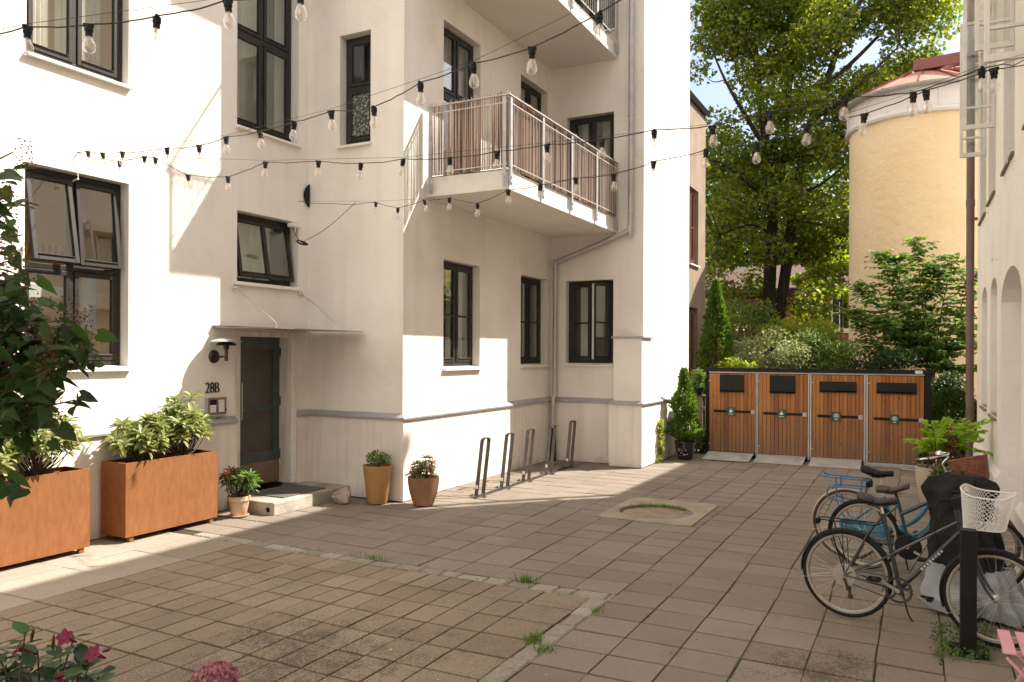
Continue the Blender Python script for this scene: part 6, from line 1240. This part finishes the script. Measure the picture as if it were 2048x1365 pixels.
# pink flowered vine and hydrangea at the bottom edge
MQ = lambda x, y, d=2.55: at(x, y, d); b_ = MQ(60, 1420); MV = plant('mandevilla', 'glossy vine with crimson trumpet flowers at the bottom left corner', 'plant', (b_.x, b_.y, 0)); m = MB(); P, D, Nn = [], [], []; base = Vector((b_.x, b_.y, .5))
for x, y, n in ((50, 1265, 7), (148, 1275, 6), (95, 1330, 9), (30, 1320, 8), (10, 1350, 8), (200, 1345, 7), (60, 1350, 9), (150, 1350, 7), (115, 1345, 8), (-10, 1300, 5), (175, 1335, 4), (-20, 1360, 6), (130, 1390, 8), (80, 1400, 8), (20, 1400, 8), (180, 1400, 8), (120, 1310, 6), (75, 1300, 6), (10, 1320, 7), (165, 1320, 5), (40, 1340, 8), (100, 1360, 8), (-10, 1340, 8), (190, 1365, 7), (60, 1370, 8)):
    e = MQ(x, y, 2.55+random.uniform(-.12, .12)); S_ = sm([base, base.lerp(e, .6)+Vector((random.gauss(0, .03), random.gauss(0, .03), .02)), e], 6); m.tube(S_, [.005-.0025*k/(len(S_)-1) for k in range(len(S_))], 6)
    for k in range(n): a = k*2.4+random.random(); P.append(tuple(e-Vector((0, 0, .012*k)))); D.append((math.cos(a), math.sin(a), .35-.12*k+random.gauss(0, .15))); Nn.append((random.gauss(0, .2)-.3*math.cos(a), random.gauss(0, .2)-.3*math.sin(a), 1))
m.build('stems', TWIG, MV); P = np.array(P); l = .078*rng.uniform(.6, 1.2, len(P)); leaves('leaves', P, D, Nn, l, l*.6, LMAN, MV, 'oval')
for x, y, fx in ((38, 1298, -.4), (130, 1276, .2), (187, 1308, .1), (118, 1362, 0)):
    c_ = MQ(x, y, 2.45); ax_ = Vector((fx, -.75, .5)).normalized(); s_ = ax_.orthogonal().normalized(); q_ = ax_.cross(s_); pp, dd, nn = [], [], []
    for k in range(5):
        a = 2*PI*k/5+x; d = s_*math.cos(a)+q_*math.sin(a); pp.append(tuple(c_+d*.004)); dd.append(tuple(d+ax_*.25)); nn.append(tuple(ax_-d*.3+q_*.35))
    F_o = leaves('flower', np.array(pp), dd, nn, .027, .021, PETM, MV, 'oval'); MB().tube([c_-ax_*.055, c_-ax_*.03, c_+ax_*.002], [.003, .006, .009], 8).build('throat', PETM, F_o, smooth=True)
for x, y, x2, y2 in ((105, 1300, 108, 1268), (62, 1285, 68, 1253), (205, 1304, 222, 1298), (60, 1342, 66, 1335)):
    a, b = MQ(x, y, 2.5), MQ(x2, y2, 2.48); MB().tube([a, a.lerp(b, .4), a.lerp(b, .8), b], [.0025, .0055, .004, .001], 7).build('bud', PETM if x2 > 200 else LBRZ, MV, smooth=True)
pot('vine_pot', 'dark pot holding the crimson flowered vine, below the picture edge', (b_.x, b_.y, 0), [(.16, 0), (.2, .3), (.22, .5), (.2, .5)], BROWN, .46, .19)
hc = at(430, 1356, 3.9); HY = plant('hydrangea', 'round mauve hydrangea flower head at the bottom edge', 'flower', (hc.x, hc.y, 0)); v = nrm(rng.normal(size=(900, 3))); v[:, 2] = np.abs(v[:, 2])*1.0-.25; pos = np.array(hc)+v*np.array([.105, .105, .085])*rng.uniform(.86, 1.04, (900, 1)); leaves('flower_head', pos, rnd_dirs(900)+np.cross(v, rng.normal(size=(900, 3))), v+rng.normal(size=(900, 3))*.35, .026*rng.uniform(.7, 1.2, 900), .022, PETH, HY, 'quad')
m = MB(); limb(m, [Vector((hc.x, hc.y, .2)), hc-Vector((0, 0, .03))], .008, .006); 
for k in range(9): a = k*.7; limb(m, [Vector((hc.x, hc.y, .2)), Vector((hc.x+.12*math.cos(a), hc.y+.12*math.sin(a), .28))], .005, .003, 3)
m.build('stems', TWIG, HY); cloud(HY, 'leaves', [((hc.x+.12*math.cos(k*.7), hc.y+.12*math.sin(k*.7), .27), (.07, .07, .04)) for k in range(9)], 60, .10, LHED, 'oval')
pot('hydrangea_pot', 'brown pot holding the hydrangea, below the picture edge', (hc.x, hc.y, 0), [(.10, 0), (.12, .12), (.14, .22), (.13, .22)], BROWN, .2, .12)
# weeds in the joints
def tufts(name, lab, spots, L, grp=None):
    P, D, Nn, LL = [], [], [], []
    for x, y, rx, ry, n, s_ in spots:
        for _ in range(n):
            a = random.uniform(0, 6.28); P.append((x+random.gauss(0, rx), y+random.gauss(0, ry), -.008)); D.append((math.cos(a)*random.uniform(.1, .9), math.sin(a)*random.uniform(.1, .9), random.uniform(.5, 1.))); Nn.append((-math.cos(a), -math.sin(a), .3)); LL.append(L*s_*random.uniform(.4, 1.2))
    o = leaves(name, np.array(P), D, Nn, np.array(LL), np.array(LL)*.11, GRAS, None, 'blade', org=(spots[0][0], spots[0][1], 0)); return o
def g3(x, y, rx, ry, n, s_): p = gnd(x, y); return (p.x, p.y, rx, ry, n, s_)
T_ = [('taller grass tuft on the kerb before its corner', [g3(1050, 1163, .05, .03, 90, 1.1)]), ('grass tuft on the middle of the long kerb', [g3(748, 1116, .09, .02, 100, .75)]), ('grass clump along the near kerb, left of the joint', [g3(1066, 1282, .03, .045, 170, .85)]), ('grass clump along the near kerb, towards the bottom edge', [g3(1090, 1300, .03, .05, 100, .8)]), ('small grass tuft beside the kerb corner stones', [g3(1195, 1223, .02, .05, 50, .8)]), ('thick strip of grass inside the manhole rim', [(-3.2+.075*k, 9.88+math.sqrt(max(0, .43**2-(-.22+.075*k)**2))-.02, .03, .02, 34, .8) for k in range(-2, 7)]), ('grass tuft by the end of the doorstep drain hole', [g3(536, 1028, .03, .02, 26, .6)])]
for lab, sp in T_: tag(tufts('grass_tuft', lab, sp, .075), lab, 'grass tuft', 'grass tufts in the paving')
sp = [g3(x, y, .03, .03, 12, .6) for x, y in ((930, 1148), (1150, 1188), (950, 1158), (1010, 1163), (1120, 1190), (1165, 1206), (820, 1128), (700, 1108), (640, 1100), (1500, 1265), (1490, 1300), (1475, 1335), (1460, 1355), (1590, 1140), (1640, 1290), (1545, 1235), (1370, 1050), (1390, 1052), (1330, 1048), (1280, 1047), (1190, 1034), (1240, 1042), (1210, 1310), (1350, 1310), (945, 1010), (655, 1018), (125, 1112), (270, 1083), (80, 1130), (335, 1068), (1760, 1257), (1140, 1290), (860, 1006), (770, 1000))]
sp += [(random.uniform(-6.8, -2.4), 6.2+random.choice((0, .165))+random.gauss(0, .006), .02, .006, random.randint(3, 9), .45) for _ in range(38)]+[(-2.425+random.choice((0, .162))+random.gauss(0, .006), random.uniform(4.2, 6.2), .006, .02, random.randint(3, 9), .45) for _ in range(22)]+[(-2.265+.405*random.randint(0, 6), random.uniform(4.2, 9), .004, .03, random.randint(2, 6), .35) for _ in range(30)]
sp += [g3(random.uniform(1868, 1990), random.uniform(1255, 1318), .03, .03, 14, .55) for _ in range(26)]
stuff(tufts('weeds', '', sp, .06))
moss = [g3(random.uniform(1868, 1985), random.uniform(1250, 1322), .03, .03, 1, 1) for _ in range(700)]; P = np.array([(a[0]+random.gauss(0, .02), a[1]+random.gauss(0, .02), random.uniform(0, .03)) for a in moss]); stuff(leaves('ground_cover', P, rnd_dirs(700), rnd_dirs(700, 1.5), .022, .018, leafmat('chickweed', [(.05, .10, .02), (.09, .15, .03), (.13, .19, .05)], .3), None, 'oval', org=(.2, 6.5, 0)))
lit = MB()
for _ in range(260):
    x, y = random.uniform(-6.5, .3), random.uniform(4, 13); s_ = random.choice((.004, .006, .008, .011, .018)); a = random.uniform(0, 6.28); lit.face([(x+s_*math.cos(a+k*1.57)*(1 if k % 2 else .5), y+s_*math.sin(a+k*1.57)*(1 if k % 2 else .5), .013) for k in range(4)])
stuff(lit.build('litter', M('dry_leaf_bits', [(.10, .05, .03), (.30, .22, .12), (.5, .46, .4)], 9, .9, island=.9), org=(0, 0, 0)))

# ------------------------------------------------------------------ sky, sun, camera
sun = Vector((1, .975, 1.495)).normalized()
W = bpy.data.worlds.new('World'); S.world = W; W.use_nodes = True; nt = W.node_tree; L = nt.links; bg = nt.nodes['Background']
sk = nd(nt, 'ShaderNodeTexSky', sky_type='NISHITA'); sk.sun_disc = False; sk.sun_elevation = math.asin(sun.z); sk.sun_rotation = math.atan2(sun.x, sun.y); sk.air_density = 1.; sk.dust_density = 2.5; sk.ozone_density = 1.
tc = nd(nt, 'ShaderNodeTexCoord'); ns = nd(nt, 'ShaderNodeTexNoise'); ns.inputs['Scale'].default_value = 2.6; ns.inputs['Detail'].default_value = 8; ns.inputs['Roughness'].default_value = .58; mp = nd(nt, 'ShaderNodeMapping'); mp.inputs['Scale'].default_value = (1, 1, 2.2); L.new(tc.outputs['Generated'], mp.inputs[0]); L.new(mp.outputs[0], ns.inputs['Vector'])
mr = nd(nt, 'ShaderNodeMapRange'); dt = nd(nt, 'ShaderNodeVectorMath', operation='DOT_PRODUCT'); dt.inputs[1].default_value = (-.5, -.62, .45); L.new(tc.outputs['Generated'], dt.inputs[0])
ad = nd(nt, 'ShaderNodeMath', operation='MULTIPLY_ADD'); ad.inputs[1].default_value = .62; L.new(dt.outputs['Value'], ad.inputs[0]); L.new(ns.outputs['Fac'], ad.inputs[2])
mr.inputs[1].default_value = .40; mr.inputs[2].default_value = .78; mr.inputs[3].default_value = .12; mr.inputs[4].default_value = 1.; L.new(ad.outputs[0], mr.inputs[0])
mx = nd(nt, 'ShaderNodeMix', data_type='RGBA'); mx.inputs[7].default_value = (SKYC[0], SKYC[1], SKYC[2], 1); L.new(mr.outputs[0], mx.inputs[0]); L.new(sk.outputs[0], mx.inputs[6]); L.new(mx.outputs[2], bg.inputs[0]); bg.inputs[1].default_value = SKYS
ld = bpy.data.lights.new('sun', 'SUN'); ld.energy = SUNE; ld.angle = R(.53); ld.color = (1., .925, .82); lo = bpy.data.objects.new('sun', ld); C.objects.link(lo); lo.rotation_euler = sun.to_track_quat('Z', 'Y').to_euler(); lo.location = sun*30
cd = bpy.data.cameras.new('camera'); cd.sensor_width = 36; cd.lens = F_/2048*36; cd.shift_y = (YH-682.5)/2048; cd.clip_start = .05; cd.clip_end = 1000
co = bpy.data.objects.new('camera', cd); C.objects.link(co); co.matrix_world = Matrix.Translation((0, 0, EYE)) @ Matrix.Rotation(YAW, 4, 'Z') @ Matrix.Rotation(R(90), 4, 'X') @ Matrix.Rotation(ROLL, 4, 'Z'); S.camera = co
S.view_settings.view_transform = 'Standard'; S.view_settings.look = 'None'; S.view_settings.exposure = EXPO; S.view_settings.gamma = 1
S.render.engine = 'CYCLES'; cy = S.cycles; cy.max_bounces = 12; cy.diffuse_bounces = 5; cy.glossy_bounces = 4; cy.transmission_bounces = 4; cy.transparent_max_bounces = 24; cy.caustics_reflective = False; cy.caustics_refractive = False; cy.sample_clamp_indirect = 6
cy.use_denoising = True
try: cy.denoiser = 'OPENIMAGEDENOISE'
except Exception: pass
